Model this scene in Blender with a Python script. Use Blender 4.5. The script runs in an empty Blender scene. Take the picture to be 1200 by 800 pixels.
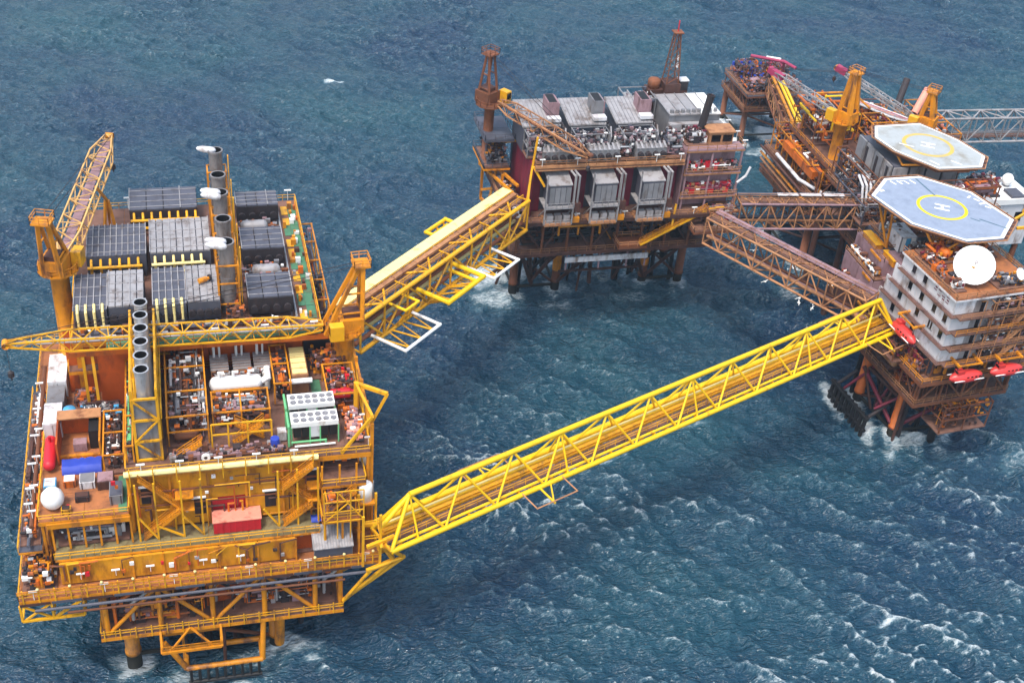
import bpy, math, random
import numpy as np
from mathutils import Vector, Matrix
rnd = random.Random(7)
scene = bpy.context.scene
COL = scene.collection

# ------------------------------------------------------------------ camera, sky, sun, exposure
cam_d = bpy.data.cameras.new('camera'); cam = bpy.data.objects.new('camera', cam_d); COL.objects.link(cam)
cam_d.sensor_width = 36.0; cam_d.lens = 1490.0 / 1200.0 * 36.0
cam_d.clip_start = 1.0; cam_d.clip_end = 20000.0
right = Vector((0.96863751, -0.23610263, 0.07743973))
up = Vector((0.07567481, 0.57716013, 0.81311715))
back = Vector((-0.23667422, -0.78175554, 0.57692598))
mw = Matrix.Identity(4)
for i, a in enumerate((right, up, back)):
    for k in range(3): mw[k][i] = a[k]
mw.translation = (0, 0, 150)
cam.matrix_world = mw
scene.camera = cam

SUN_EL, SUN_AZ = math.radians(66), math.radians(228)     # azimuth measured from +Y towards +X
world = bpy.data.worlds.new('World'); scene.world = world; world.use_nodes = True
wn = world.node_tree.nodes; wl = world.node_tree.links
sky = wn.new('ShaderNodeTexSky'); sky.sky_type = 'NISHITA'; sky.sun_disc = False
sky.sun_elevation = SUN_EL; sky.sun_rotation = SUN_AZ
sky.air_density = 1.6; sky.dust_density = 4.0; sky.ozone_density = 1.0
bg = wn['Background']; bg.inputs['Strength'].default_value = 0.15
wl.new(sky.outputs['Color'], bg.inputs['Color'])
sd = bpy.data.lights.new('sun', 'SUN'); sd.energy = 1.35; sd.angle = math.radians(12.0); sd.color = (1.0, 0.96, 0.90)
sun = bpy.data.objects.new('sun', sd); COL.objects.link(sun)
sdir = Vector((math.cos(SUN_EL)*math.sin(SUN_AZ), math.cos(SUN_EL)*math.cos(SUN_AZ), math.sin(SUN_EL)))
sun.rotation_euler = sdir.to_track_quat('Z', 'Y').to_euler(); sun.location = sdir*300
vs = scene.view_settings; vs.view_transform = 'Standard'; vs.look = 'None'; vs.gamma = 1.0; vs.exposure = 0.88; vs.use_curve_mapping = False

# ------------------------------------------------------------------ materials
def lin(r, g, b):
    f = lambda c: (c/255/12.92) if c/255 <= 0.04045 else ((c/255+0.055)/1.055)**2.4
    return (f(r), f(g), f(b), 1)
MATS = {}
def mat(name, col, rust=(0.16, 0.07, 0.03, 1), amt=0.25, rough=0.55, metal=0.0, scale=0.5, vary=0.25, streak=True, bump=0.0):
    """painted or bare metal: colour variation, rust and grime blotches that run down"""
    m = bpy.data.materials.new(name); m.use_nodes = True; MATS[name] = m
    n = m.node_tree.nodes; l = m.node_tree.links; b = n['Principled BSDF']
    geo = n.new('ShaderNodeNewGeometry')
    mp = n.new('ShaderNodeMapping'); mp.inputs['Scale'].default_value = (1, 1, 0.35 if streak else 1)
    l.new(geo.outputs['Position'], mp.inputs['Vector'])
    n1 = n.new('ShaderNodeTexNoise'); n1.inputs['Scale'].default_value = scale; n1.inputs['Detail'].default_value = 7; n1.inputs['Roughness'].default_value = 0.68
    l.new(mp.outputs['Vector'], n1.inputs['Vector'])
    r1 = n.new('ShaderNodeMapRange'); r1.inputs['From Min'].default_value = 0.66-0.34*amt; r1.inputs['From Max'].default_value = 0.78-0.2*amt
    l.new(n1.outputs['Fac'], r1.inputs['Value'])
    n2 = n.new('ShaderNodeTexNoise'); n2.inputs['Scale'].default_value = 0.9; n2.inputs['Detail'].default_value = 4
    l.new(geo.outputs['Position'], n2.inputs['Vector'])
    oi = n.new('ShaderNodeObjectInfo')
    ad = n.new('ShaderNodeMath'); ad.operation = 'MULTIPLY_ADD'; ad.inputs[1].default_value = 0.45; l.new(oi.outputs['Random'], ad.inputs[0]); l.new(n2.outputs['Fac'], ad.inputs[2])
    r2 = n.new('ShaderNodeMapRange'); r2.inputs['From Min'].default_value = 0.3; r2.inputs['From Max'].default_value = 1.1
    r2.inputs['To Min'].default_value = 1-vary; r2.inputs['To Max'].default_value = 1+vary*0.5
    l.new(ad.outputs[0], r2.inputs['Value'])
    hs = n.new('ShaderNodeHueSaturation'); hs.inputs['Color'].default_value = col; l.new(r2.outputs['Result'], hs.inputs['Value'])
    mx = n.new('ShaderNodeMix'); mx.data_type = 'RGBA'
    l.new(r1.outputs['Result'], mx.inputs['Factor']); l.new(hs.outputs['Color'], mx.inputs['A']); mx.inputs['B'].default_value = rust
    l.new(mx.outputs['Result'], b.inputs['Base Color'])
    b.inputs['Roughness'].default_value = rough; b.inputs['Metallic'].default_value = metal
    if bump:
        bp = n.new('ShaderNodeBump'); bp.inputs['Strength'].default_value = bump; bp.inputs['Distance'].default_value = 0.05
        l.new(n1.outputs['Fac'], bp.inputs['Height']); l.new(bp.outputs['Normal'], b.inputs['Normal'])
    return m
RU = (0.13, 0.05, 0.025, 1)
mat('yellow', lin(228, 166, 20), RU, 0.32, 0.45, vary=0.2)
mat('bridge_yellow', lin(240, 194, 16), lin(170, 110, 20), 0.2, 0.4, vary=0.15)
mat('pale_yellow', lin(240, 222, 150), lin(200, 160, 70), 0.3, 0.5, vary=0.1)
mat('amber', lin(214, 136, 14), RU, 0.48, 0.5, vary=0.3)
mat('orange', lin(202, 102, 20), RU, 0.45, 0.55, vary=0.3)
mat('wall_yellow', lin(208, 142, 10), lin(138, 78, 18), 0.5, 0.55, scale=0.45, vary=0.25)
mat('wall_orange', lin(186, 82, 14), lin(112, 50, 20), 0.5, 0.6, scale=0.45, vary=0.25)
mat('deck_orange', lin(168, 104, 58), lin(92, 58, 42), 0.5, 0.7, scale=0.35, vary=0.35, streak=False)
mat('deck_brown', lin(118, 84, 70), lin(70, 44, 36), 0.5, 0.75, scale=0.4, vary=0.35, streak=False)
mat('deck_green', lin(70, 122, 92), lin(96, 84, 60), 0.4, 0.7, scale=0.5, vary=0.25, streak=False)
mat('rust', lin(120, 70, 42), RU, 0.55, 0.75, vary=0.45)
mat('rust_pale', lin(172, 122, 82), lin(110, 64, 40), 0.45, 0.7, vary=0.35)
mat('brown', lin(84, 52, 42), lin(50, 30, 26), 0.5, 0.7, vary=0.4)
mat('dark', lin(44, 38, 42), lin(66, 40, 30), 0.4, 0.7, vary=0.4)
mat('black', lin(20, 18, 20), lin(40, 30, 26), 0.2, 0.6, vary=0.3)
mat('grey', lin(134, 134, 138), lin(92, 76, 66), 0.3, 0.5, 0.15, vary=0.25)
mat('slate', lin(84, 86, 98), lin(60, 52, 54), 0.3, 0.55, 0.1, vary=0.3)
mat('panel_grey', lin(156, 154, 156), lin(104, 92, 86), 0.5, 0.5, 0.1, vary=0.2)
mat('silver', lin(186, 186, 188), lin(130, 112, 100), 0.3, 0.4, 0.45, vary=0.25)
mat('stack_grey', lin(140, 136, 136), lin(84, 72, 66), 0.55, 0.45, 0.3, vary=0.2)
mat('white', lin(238, 238, 236), lin(170, 156, 140), 0.2, 0.5, vary=0.1)
mat('wall_white', lin(212, 212, 216), lin(132, 112, 100), 0.5, 0.55, scale=0.5, vary=0.12)
mat('maroon', lin(118, 24, 48), lin(74, 30, 40), 0.5, 0.55, vary=0.2)
mat('mauve', lin(148, 118, 124), lin(100, 70, 68), 0.45, 0.6, vary=0.3)
mat('red', lin(196, 30, 44), lin(120, 24, 30), 0.2, 0.45, vary=0.2)
mat('grating', lin(122, 112, 78), lin(84, 70, 50), 0.45, 0.75, scale=0.6, vary=0.25, streak=False)
mat('boom_cream', lin(214, 168, 100), lin(140, 84, 50), 0.4, 0.55, vary=0.25)
mat('pink_red', lin(226, 146, 124), lin(180, 70, 60), 0.35, 0.6, vary=0.2)
mat('magenta', lin(160, 52, 88), lin(130, 40, 70), 0.25, 0.5, vary=0.2)
mat('orange_red', lin(204, 58, 54), lin(150, 40, 40), 0.2, 0.35, vary=0.15)
mat('green', lin(110, 190, 130), lin(80, 120, 84), 0.25, 0.5, vary=0.2)
mat('blue', lin(40, 66, 170), lin(60, 70, 110), 0.25, 0.6, vary=0.2)
mat('light_blue', lin(80, 170, 220), lin(90, 120, 140), 0.2, 0.45, vary=0.15)
mat('heli_blue', lin(138, 150, 170), lin(116, 128, 148), 0.4, 0.7, scale=0.3, vary=0.15, streak=False)
mat('heli_pale', lin(162, 168, 170), lin(138, 136, 128), 0.55, 0.65, scale=0.25, vary=0.12, streak=False)
mat('paint_white', lin(232, 234, 236), lin(200, 204, 208), 0.2, 0.6, vary=0.06, streak=False)
mat('paint_yellow', lin(226, 196, 10), lin(190, 170, 50), 0.3, 0.6, vary=0.1, streak=False)
mat('paint_old_yellow', lin(204, 172, 80), lin(174, 160, 120), 0.45, 0.6, vary=0.1, streak=False)
mat('mark_dark', lin(70, 100, 116), lin(100, 120, 140), 0.4, 0.6, vary=0.2, streak=False)
mat('glass', lin(14, 16, 20), lin(20, 22, 26), 0.0, 0.12, vary=0.1)
mat('marine', lin(26, 26, 22), lin(44, 40, 26), 0.5, 0.8, vary=0.4)

# ------------------------------------------------------------------ mesh helpers
W = {}                      # world matrix of every object by name
FR = [Matrix.Identity(4)]   # current frame: coordinates below are given in it
def link(o, parent=None, basis=None):
    b = FR[-1] if basis is None else FR[-1] @ basis
    COL.objects.link(o); W[o.name] = b
    if parent is not None:
        o.parent = parent; o.matrix_parent_inverse = W[parent.name].inverted()
    o.matrix_basis = b
    return o
def tag(o, label, cat, group=None, kind=None):
    o['label'] = label
    if cat: o['category'] = cat
    if group: o['group'] = group
    if kind: o['kind'] = kind
    return o
def thing(name, label, cat, loc=(0, 0, 0), group=None, rotz=0.0):
    o = bpy.data.objects.new(name, None); o.empty_display_size = 0.5
    link(o, None, Matrix.Translation(loc) @ Matrix.Rotation(rotz, 4, 'Z'))
    return tag(o, label, cat, group)
class MB:
    def __init__(s): s.v = []; s.f = []
    def add(s, vs, fs):
        k = len(s.v); s.v += [tuple(p) for p in vs]; s.f += [tuple(i+k for i in f) for f in fs]; return s
    def box(s, x0, x1, y0, y1, z0, z1):
        return s.add([(x0,y0,z0),(x1,y0,z0),(x1,y1,z0),(x0,y1,z0),(x0,y0,z1),(x1,y0,z1),(x1,y1,z1),(x0,y1,z1)],
                     [(0,3,2,1),(4,5,6,7),(0,1,5,4),(1,2,6,5),(2,3,7,6),(3,0,4,7)])
    def bar(s, p, q, w, h=None):
        h = h or w; p = Vector(p); q = Vector(q); d = (q-p)
        if d.length < 1e-6: return s
        d.normalize(); a = d.cross(Vector((0,0,1)))
        if a.length < 1e-3: a = Vector((1,0,0))
        a.normalize(); b = a.cross(d); a *= w/2; b *= h/2
        return s.add([p-a-b, p+a-b, p+a+b, p-a+b, q-a-b, q+a-b, q+a+b, q-a+b],
                     [(0,1,2,3),(7,6,5,4),(4,5,1,0),(5,6,2,1),(6,7,3,2),(7,4,0,3)])
    def tube(s, p, q, r, n=8, r2=None, cap=True):
        r2 = r if r2 is None else r2; p = Vector(p); q = Vector(q); d = (q-p).normalized()
        a = d.cross(Vector((0,0,1)))
        if a.length < 1e-3: a = Vector((1,0,0))
        a.normalize(); b = d.cross(a); vs = []
        for c, rr in ((p, r), (q, r2)):
            for i in range(n):
                t = 2*math.pi*i/n; vs.append(c + a*rr*math.cos(t) + b*rr*math.sin(t))
        fs = [(i, (i+1) % n, n+(i+1) % n, n+i) for i in range(n)]
        if cap: fs += [tuple(range(n-1, -1, -1)), tuple(range(n, 2*n))]
        return s.add(vs, fs)
    def path(s, pts, r, n=6):
        for p, q in zip(pts, pts[1:]):
            d = (Vector(q)-Vector(p))
            if d.length > 1e-5: d.normalize(); s.tube(Vector(p)-d*r*0.6, Vector(q)+d*r*0.6, r, n)
        return s
    def lathe(s, prof, c, axis, n=14):
        """prof: (distance along axis, radius); open tube or closed when radius 0"""
        c = Vector(c); d = Vector(axis).normalized(); a = d.cross(Vector((0,0,1)))
        if a.length < 1e-3: a = Vector((1,0,0))
        a.normalize(); b = d.cross(a); vs = []
        for t, r in prof:
            for i in range(n):
                w = 2*math.pi*i/n; vs.append(c + d*t + a*r*math.cos(w) + b*r*math.sin(w))
        fs = []
        for k in range(len(prof)-1):
            for i in range(n):
                j = (i+1) % n; fs.append((k*n+i, k*n+j, (k+1)*n+j, (k+1)*n+i))
        return s.add(vs, fs)
    def prism(s, pts, z0, z1):
        n = len(pts)
        return s.add([(x,y,z0) for x,y in pts]+[(x,y,z1) for x,y in pts],
                     [tuple(range(n-1,-1,-1)), tuple(range(n,2*n))]+[(i,(i+1)%n,n+(i+1)%n,n+i) for i in range(n)])
    def build(s, name, m, parent=None, smooth=False, kind=None):
        me = bpy.data.meshes.new(name); me.from_pydata(s.v, [], s.f); me.materials.append(MATS[m])
        if smooth: me.shade_smooth()
        o = bpy.data.objects.new(name, me); link(o, parent)
        if kind: o['kind'] = kind
        return o
UNIT = {}
def unit(kind, m):
    if (kind, m) not in UNIT:
        b = MB()
        if kind == 'box': b.box(-.5,.5,-.5,.5,-.5,.5)
        else: b.tube((0,0,-.5), (0,0,.5), 1.0, 8)
        me = bpy.data.meshes.new(kind+'_'+m); me.from_pydata(b.v, [], b.f); me.materials.append(MATS[m])
        if kind == 'rod':
            me.polygons.foreach_set('use_smooth', [len(p.vertices) == 4 for p in me.polygons])
        UNIT[(kind, m)] = me
    return UNIT[(kind, m)]
def box(name, m, par, x0, x1, y0, y1, z0, z1):
    o = bpy.data.objects.new(name, unit('box', m))
    return link(o, par, Matrix.Translation(((x0+x1)/2,(y0+y1)/2,(z0+z1)/2)) @ Matrix.Diagonal((abs(x1-x0),abs(y1-y0),abs(z1-z0),1)))
def axes(p, q):
    p = Vector(p); q = Vector(q); d = q-p; L = d.length; d.normalize()
    a = d.cross(Vector((0,0,1)))
    if a.length < 1e-3: a = Vector((1,0,0))
    a.normalize(); b = d.cross(a)
    M = Matrix.Identity(4)
    for k in range(3): M[k][0] = a[k]; M[k][1] = b[k]; M[k][2] = d[k]
    M.translation = (p+q)/2
    return M, L
def bar(name, m, par, p, q, w, h=None):
    M, L = axes(p, q)
    return link(bpy.data.objects.new(name, unit('box', m)), par, M @ Matrix.Diagonal((w, h or w, L, 1)))
def rod(name, m, par, p, q, r):
    M, L = axes(p, q)
    return link(bpy.data.objects.new(name, unit('rod', m)), par, M @ Matrix.Diagonal((r, r, L, 1)))
def pipe(name, m, par, pts, r, n=8):
    return MB().path(pts, r, n).build(name, m, par, kind=None)
def rail(par, pts, m='yellow', h=1.1, step=2.0, closed=False, name='handrail', t=0.09):
    b = MB(); pts = [Vector(p) for p in pts]
    if closed: pts = pts+[pts[0]]
    for p, q in zip(pts, pts[1:]):
        L = (q-p).length; k = max(1, round(L/step))
        for i in range(k+1):
            c = p.lerp(q, i/k); b.bar(c, c+Vector((0,0,h)), t)
        for z in (h, h*0.55): b.bar(p+Vector((0,0,z)), q+Vector((0,0,z)), t)
    return b.build(name, m, par)
def stair(par, p, q, w, m='amber', side=(1,0,0), name='stair'):
    """straight flight from p up to q; its treads joined, stringers and rails its sub-parts"""
    p = Vector(p); q = Vector(q); s = Vector(side).normalized()*w/2
    n = max(3, round(abs(q.z-p.z)/0.28)); b = MB()
    for i in range(n):
        c = p.lerp(q, (i+0.5)/n); b.bar(c-s, c+s, 0.26, 0.05)
    o = b.build(name, m, par)
    for sg in (-1, 1):
        bar('stringer', m, o, p+s*sg, q+s*sg, 0.12, 0.34)
        rail(o, [p+s*sg, q+s*sg], m, 1.0, 1.6)
    return o
def vessel(par, c, axis, L, r, m, name='vessel', saddles=True):
    c = Vector(c); a = Vector(axis).normalized(); p = c-a*L/2
    b = MB(); b.lathe([(0,0.01),(r*0.12,r*0.55),(r*0.4,r*0.9),(r*0.7,r),(L-r*0.7,r),(L-r*0.4,r*0.9),(L-r*0.12,r*0.55),(L,0.01)], p, a, 14)
    o = b.build(name, m, par, True)
    if saddles and abs(a.z) < 0.5:
        for t in (-0.3, 0.3):
            k = c+a*L*t; s = r*0.7
            box('saddle', 'brown', o, k.x-(s if abs(a.x)<0.5 else 0.2), k.x+(s if abs(a.x)<0.5 else 0.2), k.y-(s if abs(a.y)<0.5 else 0.2), k.y+(s if abs(a.y)<0.5 else 0.2), c.z-r*1.35, c.z-r*0.5)
    return o
def wheelpipe(R, lo, hi, nseg):
    """orthogonal pipe run inside a box"""
    p = [R.uniform(lo[k], hi[k]) for k in range(3)]; pts = [tuple(p)]; last = -1
    for _ in range(nseg):
        ax = R.choice([k for k in range(3) if k != last]); last = ax
        p[ax] = R.uniform(lo[ax], hi[ax]); pts.append(tuple(p))
    return pts
def skid(name, label, cat, x0, x1, y0, y1, z, h, seed, pal, npipe=14, nves=2, nbox=5, frame='amber', tiers=1, group=None, floor='deck_brown', nsmall=60, fw=0.2):
    """open process module: steel frame, vessels, pipe runs, valves and cabinets"""
    R = random.Random(seed); t = thing(name, label, cat, ((x0+x1)/2,(y0+y1)/2,z), group)
    pal = [p for p in pal if p != 'white']*2+(['white'] if 'white' in pal else [])+['dark', 'mauve']
    box('skid_base', floor, t, x0, x1, y0, y1, z+0.02, z+0.25)
    nx = max(1, round((x1-x0)/5)); ny = max(1, round((y1-y0)/6))
    if frame:
        for i in range(nx+1):
            for j in range(ny+1):
                x = x0+0.15+(x1-x0-0.3)*i/nx; y = y0+0.15+(y1-y0-0.3)*j/ny
                bar('post', frame, t, (x,y,z+0.25), (x,y,z+h), fw)
        for k in range(1, tiers+1):
            zz = z+h*k/tiers
            for i in range(nx+1):
                x = x0+0.15+(x1-x0-0.3)*i/nx; bar('beam', frame, t, (x,y0,zz), (x,y1,zz), fw, fw)
            for j in range(ny+1):
                y = y0+0.15+(y1-y0-0.3)*j/ny; bar('beam', frame, t, (x0,y,zz+0.03), (x1,y,zz+0.03), fw*0.9, fw)
    lo = (x0+0.5, y0+0.5, z+0.6); hi = (x1-0.5, y1-0.5, z+h-0.1)
    for _ in range(nves):
        ax = R.choice([(1,0,0),(0,1,0),(0,0,1)]); r = R.uniform(0.45, 0.95)
        span = min(x1-x0 if ax[0] else (y1-y0 if ax[1] else h), 5.5); L = span*R.uniform(0.55, 0.8)
        c = [R.uniform(lo[k], hi[k]) for k in range(3)]
        for k, (a, b_) in enumerate(((x0,x1),(y0,y1))):
            mgn = (L/2+0.2) if ax[k] else r+0.2
            if b_-a > 2*mgn: c[k] = R.uniform(a+mgn, b_-mgn)
            else: c[k] = (a+b_)/2
        c[2] = z+0.3+L/2 if ax[2] else z+R.choice([r*1.4+0.25, h*0.5+r, h*0.8])
        vessel(t, c, ax, L, r, R.choice(pal), saddles=True)
    for _ in range(int(npipe*1.35)):
        pipe('pipe', R.choice(pal), t, wheelpipe(R, lo, hi, R.randint(3, 5)), R.choice([0.08,0.12,0.12,0.18,0.26]), 6)
    for _ in range(nbox):
        x = R.uniform(x0+0.3, x1-1.4); y = R.uniform(y0+0.3, y1-1.2); hh = R.uniform(0.6, 1.8)
        zz = z+0.26 if R.random() < 0.6 or tiers < 2 else z+h*0.5
        box('equipment_cabinet', R.choice(pal), t, x, x+R.uniform(0.5,1.4), y, y+R.uniform(0.5,1.2), zz, zz+hh)
    groups = {}
    for _ in range(int(nsmall*1.8)):
        m = R.choice(pal); b = groups.setdefault(m, MB())
        x, y, zz = (R.uniform(lo[k], hi[k]) for k in range(3)); k = R.random()
        if k < 0.4: b.tube((x,y,zz), (x,y,zz+R.uniform(0.2,0.7)), R.uniform(0.1,0.28), 7)
        elif k < 0.7:
            a = R.uniform(0.3, 0.8); b.box(x-a/2, x+a/2, y-a/3, y+a/3, zz, zz+a*0.8)
        else: b.tube((x-0.35,y,zz), (x+0.35,y,zz), R.uniform(0.12,0.3), 7)
    for m, b in groups.items(): b.build('valves', m, t, kind='stuff')
    return t
def dup(root, loc, label=None, rotz=0.0):
    M = Matrix.Translation(loc) @ Matrix.Rotation(rotz, 4, 'Z')
    def rec(o, par):
        c = o.copy(); COL.objects.link(c)
        if par is not None: c.parent = par
        for ch in o.children: rec(ch, c)
        return c
    r = rec(root, None); r.matrix_basis = M; W[r.name] = M
    if label: r['label'] = label
    return r
def lerp(a, b, t): return tuple(a[k]+(b[k]-a[k])*t for k in range(3))

# ------------------------------------------------------------------ the sea
LEGS = []      # (x, y, radius, foam amount), filled here so the sea can break round them
for x in (-13, 7.6):
    for y in (132, 158, 184): LEGS.append((x, y, 1.05, 1.0))
for x in (66, 75.5, 95.5, 104):
    for y in (221.5, 231): LEGS.append((x, y, 0.9, 1.0))
for p in ((127,163.5),(125.5,175),(138,163.5),(139,175)): LEGS.append((*p, 0.95, 1.2))
for p in ((134,222),(150,222),(134,240),(150,240),(164,222),(164,240)): LEGS.append((*p, 0.9, 1.0))
for p in ((144.5,286.8),(162.5,286.8),(144.5,302.8),(162.5,302.8)): LEGS.append((*p, 0.9, 1.6))
def make_sea():
    fx = np.arange(-75, 320.1, 0.5); fy = np.concatenate([np.arange(84, 200, 0.42), np.arange(200, 420.1, 0.6)])
    gx = np.concatenate([-75-np.geomspace(1, 6000, 40)[::-1], fx, 320+np.geomspace(1, 6000, 40)])
    gy = np.concatenate([84-np.geomspace(1, 3000, 36)[::-1], fy, 420+np.geomspace(1, 9000, 44)])
    X, Y = np.meshgrid(gx, gy); X = X.astype(np.float32); Y = Y.astype(np.float32)
    nx, ny = len(gx), len(gy)
    R = np.random.RandomState(3)
    H = np.zeros_like(X); DX = np.zeros_like(X); DY = np.zeros_like(X); J = np.zeros_like(X)
    main = math.radians(245)
    for i in range(110):
        lam = 1.4*(24/1.4)**(i/109.0)
        lam *= R.uniform(0.9, 1.1); k = 2*math.pi/lam
        th = main + R.normal(0, 0.55 if lam > 8 else 0.85)
        a = 0.0185*lam**(0.64 if lam < 10 else 0.58)*R.uniform(0.5, 1.35)
        ph = k*(math.cos(th)*X+math.sin(th)*Y)+R.uniform(0, 6.28)
        s = np.sin(ph); c = np.cos(ph)
        H += a*s; DX -= 0.8*a*math.cos(th)*(-c); DY -= 0.8*a*math.sin(th)*(-c); J += a*k*s
    for i in range(10):
        lam = R.uniform(22, 48); k = 2*math.pi/lam; th = main+R.normal(0, 0.35); a = R.uniform(0.05, 0.11)
        H += a*np.sin(k*(math.cos(th)*X+math.sin(th)*Y)+R.uniform(0, 6.28))
    fade = np.clip((320+60-np.abs(X-122))/180, 0, 1)*np.clip((520-Y)/120, 0, 1)*np.clip((Y-60)/30, 0, 1)
    # patches where gusts roughen or calm the sea
    pat = np.zeros_like(X)
    for i in range(14):
        lam = R.uniform(35, 120); th = R.uniform(0, 6.28); pat += np.sin(2*math.pi/lam*(math.cos(th)*X+math.sin(th)*Y)+R.uniform(0,6.28))
    pat = np.clip(0.5+pat/9, 0, 1)
    amp = fade*(0.75+0.5*pat)
    H *= amp; DX *= amp; DY *= amp
    foam = np.zeros_like(X)
    crest = np.clip((J*amp+0.05)/1.1, 0, 1)
    near = 0.30+0.75*np.clip(1-np.hypot((X-95)/75, (Y-125)/70), 0, 1)+0.3*np.clip(1-np.hypot((X-60)/40, (Y-170)/40), 0, 1)
    crest_glitter = crest*near*(0.55+0.75*pat)  # crest foam doubling as painted sun glitter, strongest at near right
    wob = 1+0.35*np.sin(X*0.9+Y*0.4)*np.sin(Y*0.7-X*0.3)
    for (lx, ly, r, f) in LEGS:
        d = np.hypot(X-lx, Y-ly)*wob; foam = np.maximum(foam, f*np.clip(1-(d-r)/4.0, 0, 1)*0.8)
        # wake drifting down-wind
        u = (X-lx)*(-0.45)+(Y-ly)*(-0.89); v = (X-lx)*0.89+(Y-ly)*(-0.45)
        wk = np.exp(-(v/(1.6+0.22*np.clip(u,0,40)))**2)*np.clip(1-u/16, 0, 1)*(u > 0)
        foam = np.maximum(foam, 0.62*f*wk*wob)
    # broken water: (x, y, length, width, amount)
    for (px, py, a, b, f) in ((64,228,11,6,.78),(62,219,8,5,.66),(70,236,9,4,.55),(74,216,7,3,.55),(92,216,8,3,.5),(121,175,3.4,8,.8),(122.5,166,3,4,.85),(130,161,5,3,.7),(140,167,4,2.5,.8),(143,163,5,3,.6),
                              (141,298,7,5,1.0),(156,290,7,5,1.05),(165,294,5,7,1.0),(152,281,8,4,.8),(148,300,8,6,.9),(0,124.8,8,2.0,.72),(10.5,130.5,4,3,.66),(3,129,6,3,.55),(12.5,127.5,3.4,0.9,.62),(14.5,125.6,2.0,0.6,.6),(-6,127,4,3,.6),
                              (41,331,3,1.6,.95),(-53,300,3.4,1.3,.9),(25,304,1.5,1,.8),(103,119,2.2,0.8,.8),(60,88,2,1.0,.7),(90,268,7,2,.55),(78,262,5,1.4,.5),
                              (133,224,5,3,.65),(128,214,4,4,.6),(148,152,7,3,.5),(56,113,3,1.2,.6),(88,172,6,1.5,.5),(70,165,3,.8,.6)):
        d = np.sqrt(((X-px)/a)**2+((Y-py)/b)**2)*wob; foam = np.maximum(foam, f*np.clip(1.35-d, 0, 1))
    Z = H-0.0
    co = np.stack([X+DX, Y+DY, Z], -1).reshape(-1, 3)
    idx = np.arange(nx*ny).reshape(ny, nx)
    q = np.stack([idx[:-1,:-1], idx[:-1,1:], idx[1:,1:], idx[1:,:-1]], -1).reshape(-1, 4)
    me = bpy.data.meshes.new('sea'); me.vertices.add(len(co)); me.vertices.foreach_set('co', co.astype(np.float32).ravel())
    me.loops.add(q.size); me.loops.foreach_set('vertex_index', q.astype(np.int32).ravel())
    me.polygons.add(len(q)); me.polygons.foreach_set('loop_start', np.arange(0, q.size, 4, dtype=np.int32))
    me.update(calc_edges=True); me.polygons.foreach_set('use_smooth', np.ones(len(q), dtype=bool))
    at = me.attributes.new('foam', 'FLOAT', 'POINT'); at.data.foreach_set('value', foam.astype(np.float32).ravel())
    at = me.attributes.new('crest_glitter', 'FLOAT', 'POINT'); at.data.foreach_set('value', crest_glitter.astype(np.float32).ravel())
    m = bpy.data.materials.new('sea_water'); m.use_nodes = True; n = m.node_tree.nodes; l = m.node_tree.links; b = n['Principled BSDF']
    geo = n.new('ShaderNodeNewGeometry')
    def noise(sc, det, rough, vec=None, dist=0.0):
        t = n.new('ShaderNodeTexNoise'); t.inputs['Scale'].default_value = sc; t.inputs['Detail'].default_value = det; t.inputs['Roughness'].default_value = rough; t.inputs['Distortion'].default_value = dist
        l.new(vec or geo.outputs['Position'], t.inputs['Vector']); return t
    mp = n.new('ShaderNodeMapping'); mp.inputs['Rotation'].default_value = (0, 0, math.radians(-25)); mp.inputs['Scale'].default_value = (0.8, 2.0, 1); l.new(geo.outputs['Position'], mp.inputs['Vector'])
    big = noise(0.018, 3, 0.55)
    rp = n.new('ShaderNodeValToRGB'); rp.color_ramp.elements[0].position = 0.35; rp.color_ramp.elements[0].color = SEA_A; rp.color_ramp.elements[1].position = 0.65; rp.color_ramp.elements[1].color = SEA_B
    l.new(big.outputs['Fac'], rp.inputs['Fac'])
    fa = n.new('ShaderNodeAttribute'); fa.attribute_name = 'foam'
    fn = noise(0.75, 9, 0.72, mp.outputs['Vector'], 0.8)
    fv = n.new('ShaderNodeTexVoronoi'); fv.feature = 'DISTANCE_TO_EDGE'; fv.inputs['Scale'].default_value = 0.7; l.new(mp.outputs['Vector'], fv.inputs['Vector'])
    m1 = n.new('ShaderNodeMath'); m1.operation = 'ADD'; l.new(fa.outputs['Fac'], m1.inputs[0]); l.new(fn.outputs['Fac'], m1.inputs[1])
    m2 = n.new('ShaderNodeMath'); m2.operation = 'MULTIPLY_ADD'; l.new(fv.outputs['Distance'], m2.inputs[0]); m2.inputs[1].default_value = -0.35; l.new(m1.outputs[0], m2.inputs[2])
    mr = n.new('ShaderNodeMapRange'); mr.inputs['From Min'].default_value = 0.92; mr.inputs['From Max'].default_value = 1.5; l.new(m2.outputs[0], mr.inputs['Value'])
    ca = n.new('ShaderNodeAttribute'); ca.attribute_name = 'crest_glitter'
    cn = noise(2.4, 5, 0.65, mp.outputs['Vector'], 1.0)
    c1 = n.new('ShaderNodeMath'); c1.operation = 'MULTIPLY_ADD'; l.new(ca.outputs['Fac'], c1.inputs[0]); c1.inputs[1].default_value = 0.62; l.new(cn.outputs['Fac'], c1.inputs[2])
    cr = n.new('ShaderNodeMapRange'); cr.inputs['From Min'].default_value = 0.73; cr.inputs['From Max'].default_value = 1.08; cr.inputs['To Max'].default_value = 0.5; l.new(c1.outputs[0], cr.inputs['Value'])  # pale streaks: crest foam and sparkle put into the colour
    fm = n.new('ShaderNodeMath'); fm.operation = 'MAXIMUM'; l.new(mr.outputs['Result'], fm.inputs[0]); l.new(cr.outputs['Result'], fm.inputs[1])
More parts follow.
